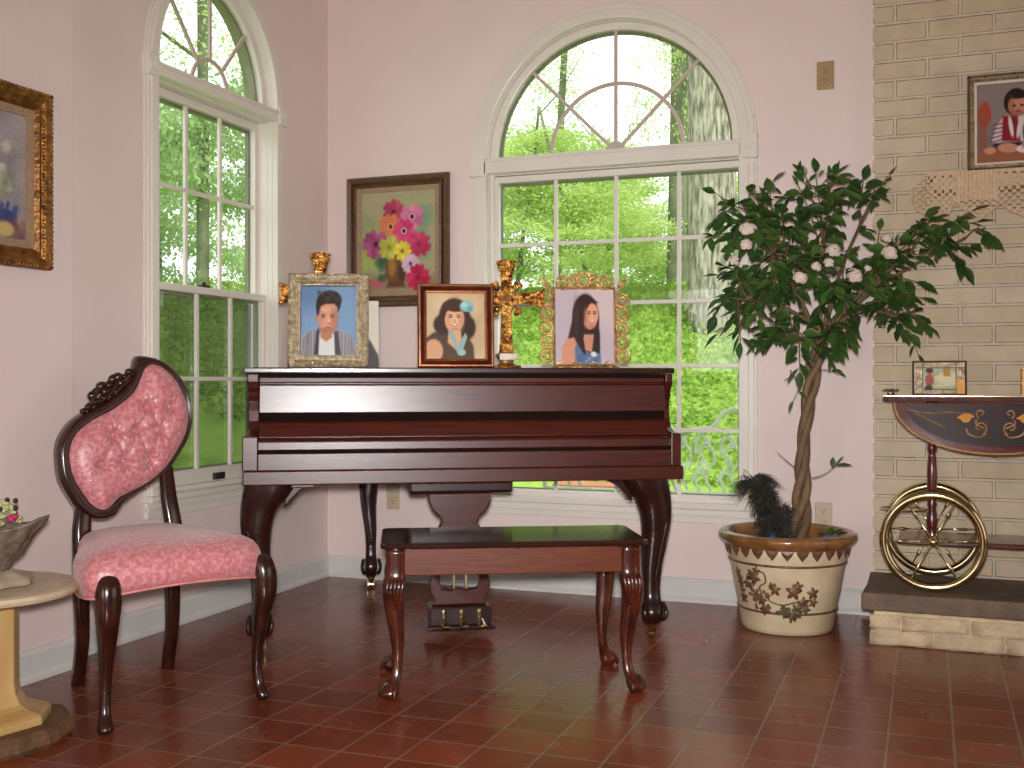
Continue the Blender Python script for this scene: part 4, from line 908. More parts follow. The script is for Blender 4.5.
b = nb(); ball(b, (0.005, -0.01, .02), 0.02, 10, (1, 1, 1.2)); obj('glass_base', b, 'teal', pl, smooth=True)
sf = thing('silk_flower', 'small blue silk flower with green leaves on the right of the pot', 'flower', (2.36, -0.37, 0.33))
b = nb()
for k in range(5):
    a = k * 1.257; ball(b, (0.018 * math.cos(a), 0.018 * math.sin(a), 0.022), 0.014, 8, (1, 1, .5))
ball(b, (0.045, 0.0, 0.025), 0.013, 8, (1, 1, .6)); obj('petals', b, 'bluef', sf, smooth=True)
b = nb()
for (p, d, L_) in [((0, 0, .03), (.6, -.1, .3), .06), ((0, 0, .03), (-.9, -.2, .1), .05), ((.02, 0, .035), (.9, .2, .12), .05), ((0, .01, .03), (.1, -.3, .5), .04)]: leaf(b, Vector(p), Vector(d), L_, .026, .3)
tube(b, [(0, 0, -0.01), (0.0, 0, .035)], .002, 5); obj('leaves', b, 'leaf', sf, smooth=True)

# ------------------------------------------------------------------ pictures: what the prints show
SK = (206, 152, 122)
def pic_man(c):
    c.fill((104, 132, 164)); c.ell(.5, .5, .7, .7, (118, 148, 180), .9); c.ell(.1, .95, .4, .3, (84, 112, 146), .9, op=.6)
    c.poly([(-.05, -.05), (-.03, .26), (.14, .34), (.33, .42), (.5, .30), (.66, .38), (.86, .32), (1.02, .10), (1.05, -.05)], (150, 146, 150), .02)
    for k in range(26):
        x = -.02 + k * .042; tp_ = float(np.interp(x + .03, [0, .14, .33, .5, .66, .86, 1.0], [.24, .32, .40, .3, .36, .31, .1])); c.poly([(x, -.05), (x + .014, -.05), (x + .03 + .03 * math.sin(k), tp_), (x + .018 + .03 * math.sin(k), tp_)], (70, 66, 76), .012, .75 if (x < .3 or x > .62) else 0)
    c.poly([(.31, -.05), (.30, .30), (.40, .34), (.58, .32), (.64, .25), (.64, -.05)], (206, 204, 200), .02); c.poly([(.24, -.05), (.28, .36), (.34, .40), (.32, -.05)], (62, 58, 66), .02); c.poly([(.62, -.05), (.60, .34), (.66, .36), (.74, -.05)], (70, 66, 74), .02)
    c.poly([(.36, .26), (.34, .42), (.58, .42), (.56, .26), (.46, .20)], (176, 118, 92), .03)
    c.ell(.48, .54, .165, .20, (204, 146, 118), .12, 4); c.ell(.285, .53, .028, .05, (184, 122, 98), .3); c.ell(.50, .68, .165, .10, (200, 144, 116), .15)
    c.poly([(.29, .58), (.27, .72), (.30, .84), (.38, .91), (.52, .94), (.66, .91), (.73, .82), (.71, .70), (.66, .62), (.655, .70), (.60, .745), (.45, .745), (.36, .71), (.325, .58)], (44, 33, 32), .03); c.blotch(26, [(62, 48, 44), (34, 26, 26), (74, 58, 50)], (.02, .05), .5, (.31, .70, .78, .92), 12)
    for x in (.40, .57): c.ell(x, .585, .045, .010, (48, 32, 28), .6, 6); c.ell(x, .555, .032, .014, (66, 44, 40), .6)
    c.ell(.50, .50, .018, .05, (224, 168, 138), .8); c.ell(.51, .46, .035, .012, (166, 104, 84), .8); c.ell(.50, .405, .06, .012, (164, 84, 76), .6); c.ell(.61, .52, .07, .15, (160, 104, 80), .9, op=.65); c.ell(.48, .37, .12, .035, (150, 98, 76), .9, op=.7); c.ell(.36, .56, .04, .12, (178, 122, 96), .9, op=.5); c.ell(.44, .66, .08, .03, (224, 170, 142), .9, op=.6); c.grain(3)
def pic_woman(c):
    c.fill((188, 164, 128)); c.blotch(30, [(206, 184, 148), (168, 144, 112), (198, 172, 134)], (.1, .25), .4)
    c.poly([(-.02, .30), (.12, .40), (.3, .42), (.7, .36), (.8, .2), (.82, -.05), (-.05, -.05)], (78, 58, 42), .03); c.ell(.12, .12, .16, .18, (196, 150, 112), .2)
    c.ell(.48, .62, .27, .30, (62, 40, 28), .15); c.ell(.28, .52, .16, .15, (58, 36, 26), .3); c.ell(.70, .48, .14, .18, (56, 36, 26), .3)
    c.poly([(.36, .25), (.38, .5), (.58, .5), (.60, .30), (.52, .12)], (200, 156, 120), .03)
    c.ell(.48, .60, .165, .195, (214, 168, 130), .12, -6); c.ell(.48, .80, .20, .085, (66, 42, 30), .3, -4)
    for x in (.41, .55): c.ell(x, .635, .032, .012, (74, 50, 38), .6); c.ell(x, .665, .042, .008, (92, 62, 44), .7)
    c.ell(.48, .575, .022, .03, (196, 144, 110), .8); c.ell(.48, .515, .065, .02, (176, 84, 70), .4); c.ell(.48, .52, .045, .009, (236, 222, 204), .5); c.ell(.60, .58, .05, .14, (176, 128, 98), .9, op=.6); c.ell(.37, .58, .04, .12, (180, 132, 102), .9, op=.5); c.ell(.48, .45, .10, .03, (164, 116, 88), .9, op=.6)
    c.ell(.69, .80, .12, .085, (128, 176, 178), .3); c.ell(.65, .82, .05, .04, (158, 200, 198), .5); c.ell(.75, .76, .05, .04, (100, 152, 158), .5)
    c.poly([(.38, .40), (.44, .44), (.54, .20), (.66, .40), (.70, .34), (.60, .08), (.54, .06)], (134, 164, 158), .02); c.ell(.60, .10, .07, .05, (142, 176, 170), .4); c.grain(3)
def pic_girl(c):
    c.fill((186, 168, 172)); c.ell(.3, .3, .6, .5, (172, 160, 172), .9, op=.7); c.ell(.9, .9, .4, .4, (196, 178, 176), .9)
    c.ell(.52, .62, .23, .32, (50, 30, 26), .12); c.poly([(.30, .62), (.24, .42), (.20, .30), (.36, .24), (.50, .14), (.66, .16), (.76, .20), (.74, .60)], (50, 30, 26), .03)
    c.poly([(.12, -.05), (.10, .22), (.20, .34), (.32, .36), (.38, .26), (.36, -.05)], (196, 136, 108), .025); c.poly([(.40, .40), (.44, .20), (.62, .16), (.66, .40)], (190, 132, 106), .03)
    c.poly([(.34, -.05), (.33, .22), (.38, .30), (.50, .18), (.66, .13), (.76, .22), (.78, -.05)], (84, 106, 136), .02); c.blotch(40, [(120, 140, 168), (62, 84, 116)], (.01, .03), .6, (.38, .76, .0, .15), 4)
    c.poly([(.40, .60), (.36, .30), (.46, .16), (.52, .12), (.48, .34), (.50, .52)], (46, 28, 24), .02); c.poly([(.70, .66), (.76, .4), (.75, .16), (.66, .14), (.66, .4)], (48, 30, 26), .02)
    c.ell(.61, .64, .125, .175, (210, 148, 118), .12, -8); c.poly([(.42, .62), (.44, .86), (.60, .90), (.74, .82), (.60, .82), (.52, .70), (.50, .56)], (48, 30, 26), .025)
    for x in (.575, .675): c.ell(x, .675, .026, .010, (58, 36, 32), .6); c.ell(x, .70, .036, .007, (62, 40, 34), .7)
    c.ell(.635, .62, .015, .03, (222, 162, 132), .8); c.ell(.63, .565, .052, .018, (176, 80, 72), .4); c.ell(.63, .57, .038, .009, (240, 228, 218), .5); c.ell(.65, .135, .05, .035, (206, 200, 206), .3); c.ell(.52, .63, .035, .13, (160, 104, 84), .9, op=.65); c.ell(.61, .50, .08, .03, (158, 102, 82), .9, op=.6); c.ell(.36, .62, .05, .25, (78, 48, 40), .9, op=.5); c.grain(2)
def pic_baby(c):
    c.fill((120, 106, 100)); c.ell(.5, .8, .8, .4, (136, 122, 116), .9); c.poly([(-.05, -.05), (1.05, -.05), (1.05, .16), (.4, .18), (-.05, .13)], (150, 92, 66), .04)
    c.ell(.12, .62, .10, .16, (168, 74, 50), .3); c.poly([(.03, .15), (.02, .7), (.16, .66), (.14, .15)], (150, 80, 62), .04, .7)
    c.ell(.60, .25, .36, .14, (44, 34, 52), .15); c.ell(.48, .17, .17, .06, (196, 138, 110), .2, -8); c.ell(.70, .15, .10, .05, (222, 208, 194), .3); c.ell(.80, .2, .12, .08, (190, 132, 106), .3)
    c.poly([(.22, .24), (.30, .46), (.42, .58), (.56, .60), (.76, .58), (.86, .42), (.88, .24)], (206, 190, 188), .03)
    for k in range(5): c.poly([(.20 + k * .01, .24 + k * .055), (.42, .28 + k * .05), (.42, .30 + k * .05), (.20 + k * .01, .26 + k * .055)], (120, 66, 84), .01, .8)
    c.poly([(.40, .58), (.38, .26), (.66, .24), (.62, .58)], (134, 36, 44), .03); c.ell(.52, .44, .03, .14, (222, 210, 196), .4, 8); c.ell(.64, .40, .03, .12, (216, 200, 186), .4, -8); c.ell(.82, .36, .12, .18, (38, 40, 74), .3)
    c.ell(.60, .745, .185, .175, (36, 28, 28), .12); c.ell(.62, .70, .14, .125, (196, 134, 108), .14); c.ell(.62, .83, .15, .045, (40, 30, 30), .4); c.ell(.53, .70, .05, .11, (158, 100, 80), .9, op=.7); c.ell(.62, .60, .10, .04, (150, 92, 74), .8, op=.6)
    for x in (.57, .69): c.ell(x, .70, .028, .013, (40, 26, 26), .5)
    c.ell(.63, .665, .025, .012, (176, 110, 88), .7); c.ell(.63, .625, .045, .014, (160, 60, 58), .5); c.ell(.20, .15, .09, .045, (200, 140, 112), .3); c.grain(4)
def pic_cart(c):
    c.fill((170, 178, 150)); c.poly([(0, 0), (1, 0), (1, .16), (0, .16)], (108, 92, 62), .03); c.poly([(.42, .30), (1, .36), (1, .28), (.42, .22)], (206, 196, 150), .03); c.ell(.7, .5, .3, .2, (212, 204, 164), .4)
    c.poly([(.58, .56), (.58, .95), (.72, .95), (.72, .56)], (176, 140, 66), .02); c.ell(.31, .74, .075, .09, (92, 52, 36), .2); c.ell(.31, .44, .085, .20, (168, 84, 72), .2); c.ell(.42, .60, .09, .02, (196, 132, 100), .4, 20); c.ell(.29, .16, .08, .13, (70, 52, 44), .2); c.grain(4)
def flower(c, x, y, r, col, dark=None, mid=None, seed=0, n=11):
    g = np.random.RandomState(seed + 50); asp = c.asp
    for k in range(n):
        a = 2 * math.pi * k / n + g.uniform(-.2, .2); v = g.uniform(-18, 18); cc = tuple(np.clip(np.array(col) + v, 0, 255))
        c.ell(x + math.cos(a) * r * .55 / asp, y + math.sin(a) * r * .55, r * .50 / asp, r * .27, cc, .35, math.degrees(a), .95)
    c.ell(x, y, r * .38 / asp, r * .38, tuple(np.array(col) * .9), .6)
    if mid: c.ell(x, y, r * .28 / asp, r * .28, mid, .4)
    if dark: c.ell(x, y, r * .16 / asp, r * .18, dark, .4)
def pic_floral(c):
    c.fill((158, 150, 112)); c.blotch(90, [(150, 156, 110), (176, 160, 128), (134, 150, 116), (180, 156, 128), (164, 168, 118)], (.05, .18), .4)
    c.blotch(14, [(150, 170, 70), (168, 180, 84)], (.03, .10), .5, (.0, .35, .2, .6), 3); c.blotch(10, [(112, 150, 118)], (.05, .12), .5, (.7, 1, .4, .8), 5)
    c.poly([(0, 0), (1, 0), (1, .15), (0, .16)], (140, 108, 84), .08, .8); c.blotch(12, [(64, 96, 70), (50, 84, 60)], (.03, .08), .6, (.2, .42, .22, .42), 6)
    c.ell(.47, .22, .14, .17, (112, 76, 44), .12); c.poly([(.36, .28), (.34, .40), (.60, .40), (.58, .28)], (106, 72, 42), .03); c.poly([(.35, .04), (.37, .10), (.57, .10), (.60, .04)], (96, 62, 38), .03); c.ell(.42, .25, .05, .10, (168, 124, 56), .6, op=.8); c.ell(.55, .18, .05, .10, (78, 50, 34), .6)
    c.ell(.20, .08, .11, .035, (186, 92, 110), .4); c.blotch(6, [(70, 90, 62)], (.02, .05), .6, (.25, .35, .10, .15), 9)
    flower(c, .44, .80, .12, (176, 58, 92), (96, 30, 60), None, 1); flower(c, .69, .74, .13, (206, 112, 150), (60, 24, 40), (226, 170, 180), 2); flower(c, .40, .65, .13, (216, 126, 84), (74, 46, 30), (226, 170, 90), 3)
    flower(c, .20, .48, .15, (160, 70, 116), (56, 24, 50), None, 4); flower(c, .58, .60, .12, (206, 60, 110), (50, 18, 34), (216, 180, 180), 5); flower(c, .38, .44, .12, (186, 184, 76), (130, 130, 50), None, 6); flower(c, .78, .46, .13, (196, 50, 96), (140, 30, 70), None, 7)
    flower(c, .56, .40, .10, (228, 206, 60), (110, 96, 36), None, 8); flower(c, .67, .27, .10, (214, 180, 196), (60, 40, 80), None, 9); flower(c, .77, .13, .13, (190, 34, 76), (130, 20, 56), None, 10); c.grain(5)
def pic_abstract(c):
    c.fill((150, 140, 138)); c.blotch(120, [(168, 156, 158), (128, 120, 124), (176, 164, 150), (140, 134, 150)], (.03, .14), .5, seed=2)
    c.blotch(26, [(200, 186, 170), (212, 204, 190)], (.015, .05), .7, (.6, .8, .3, .75), 5); c.blotch(24, [(112, 126, 96), (130, 136, 104)], (.03, .08), .5, (.4, .8, .1, .5), 6)
    c.blotch(16, [(58, 74, 126), (42, 60, 116)], (.02, .05), .8, (.66, .94, .12, .27), 7); c.blotch(18, [(130, 90, 60), (112, 60, 80), (84, 72, 90)], (.03, .07), .6, (.4, 1, .0, .14), 8); c.ell(.76, .07, .10, .06, (196, 170, 110), .4); c.grain(6)

def framed(name, label, cat, loc, rz, w_, h_, bw, mo, mi, fn, lean=6, nx=90, ny=110, pname='photograph', pm='photo', liner=None, beads=None, depth=0.02, mount=True, hang=False, matc=None, group=None):
    """root at the foot of the frame, the frame leans back by `lean` degrees"""
    t = thing(name, label, cat, loc, rz, group)
    t.rotation_euler = (-R(lean), 0, rz)
    b = nb(); frame_sweep(b, w_, h_, [(0, 0.0), (0, -depth * .6), (bw * .18, -depth), (bw * .42, -depth * .8), (bw * .6, -depth * .55), (bw * .82, -depth * .75), (bw, -depth * .35), (bw, 0.0)], 0, h_ / 2); obj('frame', b, mo, t)
    ib = bw
    if liner:
        b = nb(); frame_sweep(b, w_ - 2 * bw + .002, h_ - 2 * bw + .002, [(0, 0), (0, -depth * .4), (liner[0], -depth * .25), (liner[0], 0)], 0, h_ / 2); obj('liner', b, liner[1], t); ib = bw + liner[0]
    if mi:
        b = nb(); frame_sweep(b, w_ - 2 * ib * .86, h_ - 2 * ib * .86, [(0, -depth * .3), (0, -depth * .95), (ib * .1, -depth * .9), (ib * .16, -depth * .3)], 0, h_ / 2); obj('inner_bead', b, mi, t)
    if beads:
        b = nb(); st, br_, ins, mm = beads
        for (a0, a1, horiz) in ((-w_ / 2 + ins, w_ / 2 - ins, True), (ins, h_ - ins, False)):
            n = max(2, int((a1 - a0) / st))
            for k in range(n + 1):
                q = a0 + (a1 - a0) * k / n
                for s in (0, 1):
                    c_ = (q, -depth * .95, ins + s * (h_ - 2 * ins)) if horiz else ((-1 + 2 * s) * (w_ / 2 - ins), -depth * .95, q)
                    ball(b, c_, br_, 6, (1, .7, 1))
        obj('beaded_edge', b, mm, t, smooth=True)
    picture(pname, w_ - 2 * ib + .002, h_ - 2 * ib + .002, nx, ny, fn, t, pm, 0, h_ / 2, -0.004)
    b = nb(); box(b, -w_ / 2 + .004, w_ / 2 - .004, 0.0, 0.004, .004, h_ - .004); obj('backing_board', b, 'charcoal', t)
    if not hang:
        b = nb(); prism(b, [(0.004, h_ * .72), (0.004, h_ * .66), (h_ * .30, 0.0 + h_ * .30 * math.tan(R(lean))), (h_ * .33, h_ * .33 * math.tan(R(lean)))], -0.02, 0.02, 'x'); obj('easel_strut', b, 'charcoal', t)
    return t
LZ = 0.9838
f1 = framed('picture_frame', 'silver filigree picture frame with a young man against blue on the piano', 'picture frame', pw(0.2365, 0.20, LZ), PR - R(4), 0.288, 0.342, 0.045, 'silver', 'silver', pic_man, beads=(0.0095, 0.0046, 0.004, 'silver'))
b = nb(); random.seed(3)
for k in range(230):
    side = random.random(); q = random.uniform(-.5, .5); e = random.uniform(.006, .026)
    x, z = (q * .28, e if random.random() < .5 else .342 - e) if side < .46 else ((.144 - e) * random.choice((-1, 1)), .171 + q * .33)
    ball(b, (x, -.019, z), random.uniform(.0025, .0045), 5, (1, .6, 1))
obj('filigree_relief', b, 'silver', f1, smooth=True)
f2 = framed('picture_frame', 'reddish wood picture frame with a sepia portrait of a woman on the piano', 'picture frame', pw(0.6995, 0.20, LZ), PR - R(2), 0.282, 0.312, 0.034, 'redwood', 'copperline', pic_woman, beads=(0.006, 0.0026, 0.027, 'copperline'))
b = nb(); frame_sweep(b, 0.276, 0.306, [(0, -.012), (0.002, -.0215), (.007, -.0215), (.009, -.012)], 0, 0.156); obj('gilt_line', b, 'copperline', f2)
# gilt openwork frame
f4 = thing('picture_frame', 'gilt openwork scroll frame with a smiling long haired girl on the piano', 'picture frame', pw(1.186, 0.20, LZ), 0); f4.rotation_euler = (-R(6), 0, PR - R(6))
b = nb(); frame_sweep(b, 0.236, 0.30, [(0, 0.0), (0, -.010), (.003, -.013), (.007, -.010), (.008, 0)], 0, 0.157); obj('inner_frame', b, 'filigree', f4)
picture('photograph', 0.222, 0.286, 90, 110, pic_girl, f4, 'photo', 0, 0.157, -0.003)
b = nb(); box(b, -.11, .11, 0, .004, .012, .30); obj('backing_board', b, 'charcoal', f4)
b = nb(); prism(b, [(0.004, .25), (0.004, .22), (.10, .012), (.115, .013)], -0.02, 0.02, 'x'); obj('easel_strut', b, 'charcoal', f4)
b = nb()
def ring(c, r, tk=.0045, n=20, sq=1, y=-.004): tube(b, [(c[0] + r * math.cos(2 * math.pi * k / n), y, c[1] + r * sq * math.sin(2 * math.pi * k / n)) for k in range(n)], tk, 5, closed=True)
for s in (-1, 1):
    for z in (.045, .10, .152, .205, .258):
        ring((s * (.143 + .006 * math.sin(z * 60)), z), .024, .0048); ring((s * .143, z), .012, .0036)
        for k in range(6): a = k * 1.047; tube(b, [(s * .143 + .012 * math.cos(a), -.004, z + .012 * math.sin(a)), (s * .143 + .023 * math.cos(a), -.004, z + .023 * math.sin(a))], .003, 5)
        tube(b, smoothpath([(s * .118, -.004, z + .026), (s * .128, -.006, z + .022), (s * .132, -.004, z + .03), (s * .122, -.004, z + .034)], 3), .0036, 5)
    tube(b, smoothpath([(s * .125, -.004, .30), (s * .150, -.004, .312), (s * .158, -.004, .342), (s * .142, -.004, .33), (s * .128, -.004, .308)], 5), .0045, 5); ring((s * .140, .318), .008, .0036)
for x, z, r_ in ((-.078, .325, .025), (0, .335, .028), (.078, .325, .025), (-.04, .328, .02), (.04, .328, .02)):
    ring((x, z), r_, .0048); ring((x, z), r_ * .5, .0036)
    for k in range(8): a = k * .785; tube(b, [(x + r_ * .5 * math.cos(a), -.004, z + r_ * .5 * math.sin(a)), (x + r_ * math.cos(a), -.004, z + r_ * math.sin(a))], .003, 5)
tube(b, smoothpath([(-.05, -.004, .345), (-.02, -.006, .362), (.02, -.006, .362), (.05, -.004, .345)], 5), .004, 6)
for x in (-.09, -.03, .03, .09): ring((x, .014), .013, .004, sq=.8); 
tube(b, [(-.13, -.004, .0048), (.13, -.004, .0048)], .003, 5)
obj('openwork_scrolls', b, 'filigree', f4, smooth=True)
# ivory photo card with dark lower half
def pic_card(c): c.fill((206, 198, 180)); c.poly([(-.1, -.1), (-.1, .62), (.45, .6), (.78, .42), (.98, .2), (1.1, -.1)], (66, 60, 56), .03); c.grain(3)
t = thing('photo_card', 'white and dark grey photo card leaning behind the silver frame', 'photograph', pw(0.345, 0.262, LZ), 0); t.rotation_euler = (-R(5), 0, PR); picture('print', .15, .25, 40, 60, pic_card, t, 'photo', 0, .125, -.002)
b = nb(); box(b, -.075, .075, 0, .003, 0, .25); obj('backing_board', b, 'card', t)
# two gold crosses
def make_cross():
    t = thing('gold_cross', '', 'cross'); b = nb()
    o = [(-.028, .055), (-.022, .12), (-.019, .19), (-.022, .235), (-.075, .242), (-.115, .232), (-.147, .222), (-.142, .262), (-.147, .302), (-.115, .290), (-.075, .282), (-.022, .287), (-.020, .33), (-.026, .365), (-.040, .402), (0, .410), (.040, .402), (.026, .365), (.020, .33), (.022, .287), (.075, .282), (.115, .290), (.147, .302), (.142, .262), (.147, .222), (.115, .232), (.075, .242), (.022, .235), (.019, .19), (.022, .12), (.028, .055)]
    prism(b, o, -.010, .010, 'y'); obj('cross_body', b, 'brightgold', t, bevel=0.004)
    for sx in (-1, 1):
        for zc in (.222, .302):
            b = nb()
            for a_, d_ in (((sx * .036, zc), .014), ((sx * .052, zc + (.008 if zc > .26 else -.008)), .011), ((sx * .038, zc + (.016 if zc > .26 else -.016)), .010)): ball(b, (a_[0], 0, a_[1]), d_, 8, (1, .6, 1))
            obj('corner_scroll', b, 'brightgold', t, smooth=True)
    b = nb(); g_ = random.Random(8)
    for k in range(110):
        if g_.random() < .5: x, z = g_.uniform(-.018, .018), g_.uniform(.06, .40)
        else: x, z = g_.uniform(-.138, .138), .262 + g_.uniform(-.018, .018)
        ball(b, (x, -.011, z), g_.uniform(.003, .006), 6, (1, .6, 1))
    obj('relief_beads', b, 'brightgold', t, smooth=True)
    b = nb()
    for k in range(8): a = k * .785; ball(b, (.012 * math.cos(a), -.014, .262 + .012 * math.sin(a)), .007, 7, (1, .6, 1))
    ball(b, (0, -.017, .262), .009, 8); obj('centre_rosette', b, 'giltframe', t, smooth=True)
    b = nb(); lathe(b, [(.052, 0), (.05, .006), (.036, .012), (.026, .024), (.030, .034), (.042, .044), (.040, .052), (.028, .06)], 20, (0, 0, 0), 1, .6)
    for k in range(10): a = k * .628; ball(b, (.05 * math.cos(a), .03 * math.sin(a), .006), .007, 6)
    obj('pedestal', b, 'giltframe', t, smooth=True)
    b = nb(); box(b, -.028, .040, -.036, -.026, .030, .056); obj('plaque', b, 'shell', t, bevel=0.003)
    return t
c1 = make_cross(); c1.location = pw(0.895, 0.25, LZ); c1.rotation_euler = (0, 0, PR - R(4)); c1['label'] = 'gold cross on a small pedestal between the two right picture frames'
def copy_tree(o, parent=None):
    c = o.copy(); C.objects.link(c)
    if parent is not None: c.parent = parent
    for chd in [x for x in bpy.data.objects if x.parent == o]: copy_tree(chd, c)
    return c
c2 = copy_tree(c1); c2.location = pw(0.207, 0.27, LZ + 0.0); c2.rotation_euler = (0, 0, PR + R(2)); c2.scale = (1.02, 1, 1.04); c2['label'] = 'gold cross mostly hidden behind the silver filigree frame'

# wall pictures
t = framed('floral_painting', 'flower still life of pink and yellow anemones in a brown wooden frame', 'painting', (0.384, -0.012, 1.283), 0, 0.530, 0.612, 0.052, 'olive', None, pic_floral, lean=0, nx=120, ny=150, pname='canvas', pm='paint', liner=(0.022, 'linen'), hang=True, depth=0.03)
b = nb(); frame_sweep(b, .472, .554, [(0, -.012), (0, -.026), (.007, -.024), (.009, -.012)], 0, .306); obj('dark_groove', b, 'redwood', t)
t = framed('abstract_painting', 'soft grey abstract painting in a wide carved gilt frame on the left wall', 'painting', (0.092, -2.15, 1.285), R(90), 0.50, 0.552, 0.062, 'giltframe', None, pic_abstract, lean=0, nx=90, ny=110, pname='canvas', pm='paint', liner=(0.024, 'linen'), hang=True, depth=0.035, beads=(0.014, 0.0065, 0.008, 'giltframe'))
b = nb(); 
for k in range(44): ball(b, (.25 - .036, -.029, .03 + k * .0112), .0038, 6)
obj('gold_bead_row', b, 'brightgold', t, smooth=True)
t = framed('baby_portrait', 'portrait of a seated baby in an ornate bronze frame on the mantel', 'picture frame', (2.985, -0.165, 1.716), 0, 0.292, 0.368, 0.026, 'silver', None, pic_baby, lean=5, liner=(0.009, 'card'), beads=(0.011, 0.0062, 0.006, 'olive'))
t = framed('picture_frame', 'small mirrored brass frame with a figure scene standing on the tea cart', 'picture frame', (2.740, -0.335, 0.8825), R(4), 0.186, 0.128, 0.007, 'olive', None, pic_cart, lean=6, nx=60, ny=46, depth=0.010)
# mirrored glass panels round the small scene
for nm, (x0, x1, z0, z1), m in (('left_panel', (-.086, -.058, .007, .121), 'silver'), ('right_panel', (.058, .086, .06, .121), 'silver'), ('top_panel', (-.056, .056, .102, .121), 'silver'), ('amber_panel', (.058, .086, .007, .058), 'inlay_y'), ('bottom_panel', (-.056, .056, .007, .020), 'silver')):
    b = nb(); box(b, x0, x1, -.0075, -.0045, z0, z1); obj(nm, b, m, t)
b = nb()
for x in (-.057, .057): box(b, x - .0015, x + .0015, -.009, -.004, .004, .124)
box(b, -.086, .086, -.009, -.004, .1, .103); obj('lead_came', b, 'olive', t)
t = thing('amber_box', 'amber glass box at the right edge on the tea cart', 'box', (3.055, -0.27, 0.8825))
b = nb(); box(b, -.04, .05, -.03, .03, 0, .10); obj('amber_glass', b, 'inlay_y', t, bevel=0.003)
b = nb()
for z in (.0, .045, .098): box(b, -.042, .052, -.032, .032, z, z + .004)
obj('brass_band', b, 'brass', t)

# crocheted scarf over the mantel
poly = [(2.700, 1.719), (2.672, 1.700), (2.642, 1.664), (2.645, 1.62), (2.660, 1.583), (2.70, 1.55), (2.745, 1.522), (2.765, 1.53), (2.796, 1.606), (2.835, 1.56), (2.872, 1.527), (2.915, 1.56), (2.953, 1.592), (2.99, 1.555), (3.045, 1.53), (3.11, 1.595), (3.18, 1.53), (3.25, 1.60), (3.32, 1.53), (3.4, 1.60), (3.47, 1.53), (3.5, 1.56), (3.5, 1.719)]
cs = .0034; nxg = int((3.5 - 2.64) / cs); nzg = int((1.719 - 1.52) / cs)
gx = 2.64 + (np.arange(nxg) + .5) * cs; gz = 1.719 - (np.arange(nzg) + .5) * cs; GX, GZ = np.meshgrid(gx, gz); inside = sdist(GX, GZ, poly) > 0
edge = sdist(GX, GZ, poly) < .007
p_ = .027; ii = np.round((GX + GZ) / p_); jj = np.round((GX - GZ) / p_); hx = (ii + jj) * p_ / 2; hz = (ii - jj) * p_ / 2
hole = np.maximum(abs(GX - hx), abs(GZ - hz)) < .0064
ph = ((GX - 2.80) % .29); solid = (ph < .145) & (GZ > 1.607)
keep = inside & (~hole | solid | edge | (GZ > 1.708))
b = nb(); vg = {}
def gv(i, j):
    if (i, j) not in vg:
        x, z = 2.64 + i * cs, 1.719 - j * cs; fl = .010 * math.sin(x * 38) * min(1, (1.70 - z) / .1 if z < 1.70 else 0) + (.0025 if ((x - 2.80) % .29) < .145 and z > 1.607 and i % 4 == 0 else 0)
        y = -.200 - fl - .004 * math.cos(x * 90) * (1.719 - z) * 5
        if x < 2.70: y += (2.70 - x) * .6
        vg[i, j] = b.verts.new((x, y, z))
    return vg[i, j]
for j in range(nzg):
    for i in range(nxg):
        if keep[j, i]: b.faces.new([gv(i, j), gv(i, j + 1), gv(i + 1, j + 1), gv(i + 1, j)])
lc = thing('crochet_scarf', 'cream crocheted scarf with pointed edge draped over the mantel shelf', 'lace scarf', (2.95, -0.13, 1.707))
o = obj('hanging_edge', b, 'lace', lc, loc=(-2.95, 0.13, -1.707)); m_ = o.modifiers.new('t', 'SOLIDIFY'); m_.thickness = .003
b = nb(); box(b, 2.70, 3.5, -.202, -.054, 1.7065, 1.712); obj('top_cloth', b, 'lace', lc, loc=(-2.95, 0.13, -1.707))

# ------------------------------------------------------------------ tea cart on the hearth
tc_ = thing('tea_cart', 'dark red tea cart with inlaid drop leaf and two large brass wheels', 'cart', (2.715, -0.26, 0.182))
def cc(x, y, z): return (x - 2.715, y + 0.26, z - 0.182)
def at_cart(o): o.location = (-2.715, 0.26, -0.182); return o
b = nb(); prism(b, [(2.545, -.36), (2.56, -.405), (3.42, -.405), (3.42, -.13), (2.56, -.13), (2.545, -.18)], .862, .880, 'z'); at_cart(obj('tray_top', b, 'cart_top', tc_, bevel=.004))
b = nb(); tube(b, [(2.55, -.40, .882), (3.4, -.40, .882)], .003, 6); at_cart(obj('brass_trim', b, 'brass', tc_))
b = nb(); prism(b, [(2.925 - .345, .858)] + [(2.925 + .345 * math.cos(R(a)), .858 + .187 * math.sin(R(a))) for a in range(180, 361, 5)][1:-1] + [(2.925 + .345, .858)], -.431, -.415, 'y'); leaf_ = at_cart(obj('drop_leaf', b, 'cart', tc_, bevel=.004))
b = nb(); tube(b, [(2.925 + .337 * math.cos(R(a)), -.432, .858 + .179 * math.sin(R(a))) for a in range(180, 361, 4)], .004, 6); o = obj('brass_edge', b, 'inlay', leaf_)
b = nb(); prism(b, [(2.925 + .30 * math.cos(R(a)), .850 + .145 * math.sin(R(a))) for a in range(180, 361, 6)], -.4325, -.430, 'y'); obj('dark_field', b, 'inlay_d', leaf_)
b = nb()
def scroll(bm, cx, cz, s, fl):
    P = []
    for k in range(22):
        a = k * .30; r_ = s * (1 - k / 26); P.append((cx + fl * r_ * math.cos(a - 1.2), -.433, cz + r_ * math.sin(a - 1.2)))
    tube(bm, P, .0028, 5)
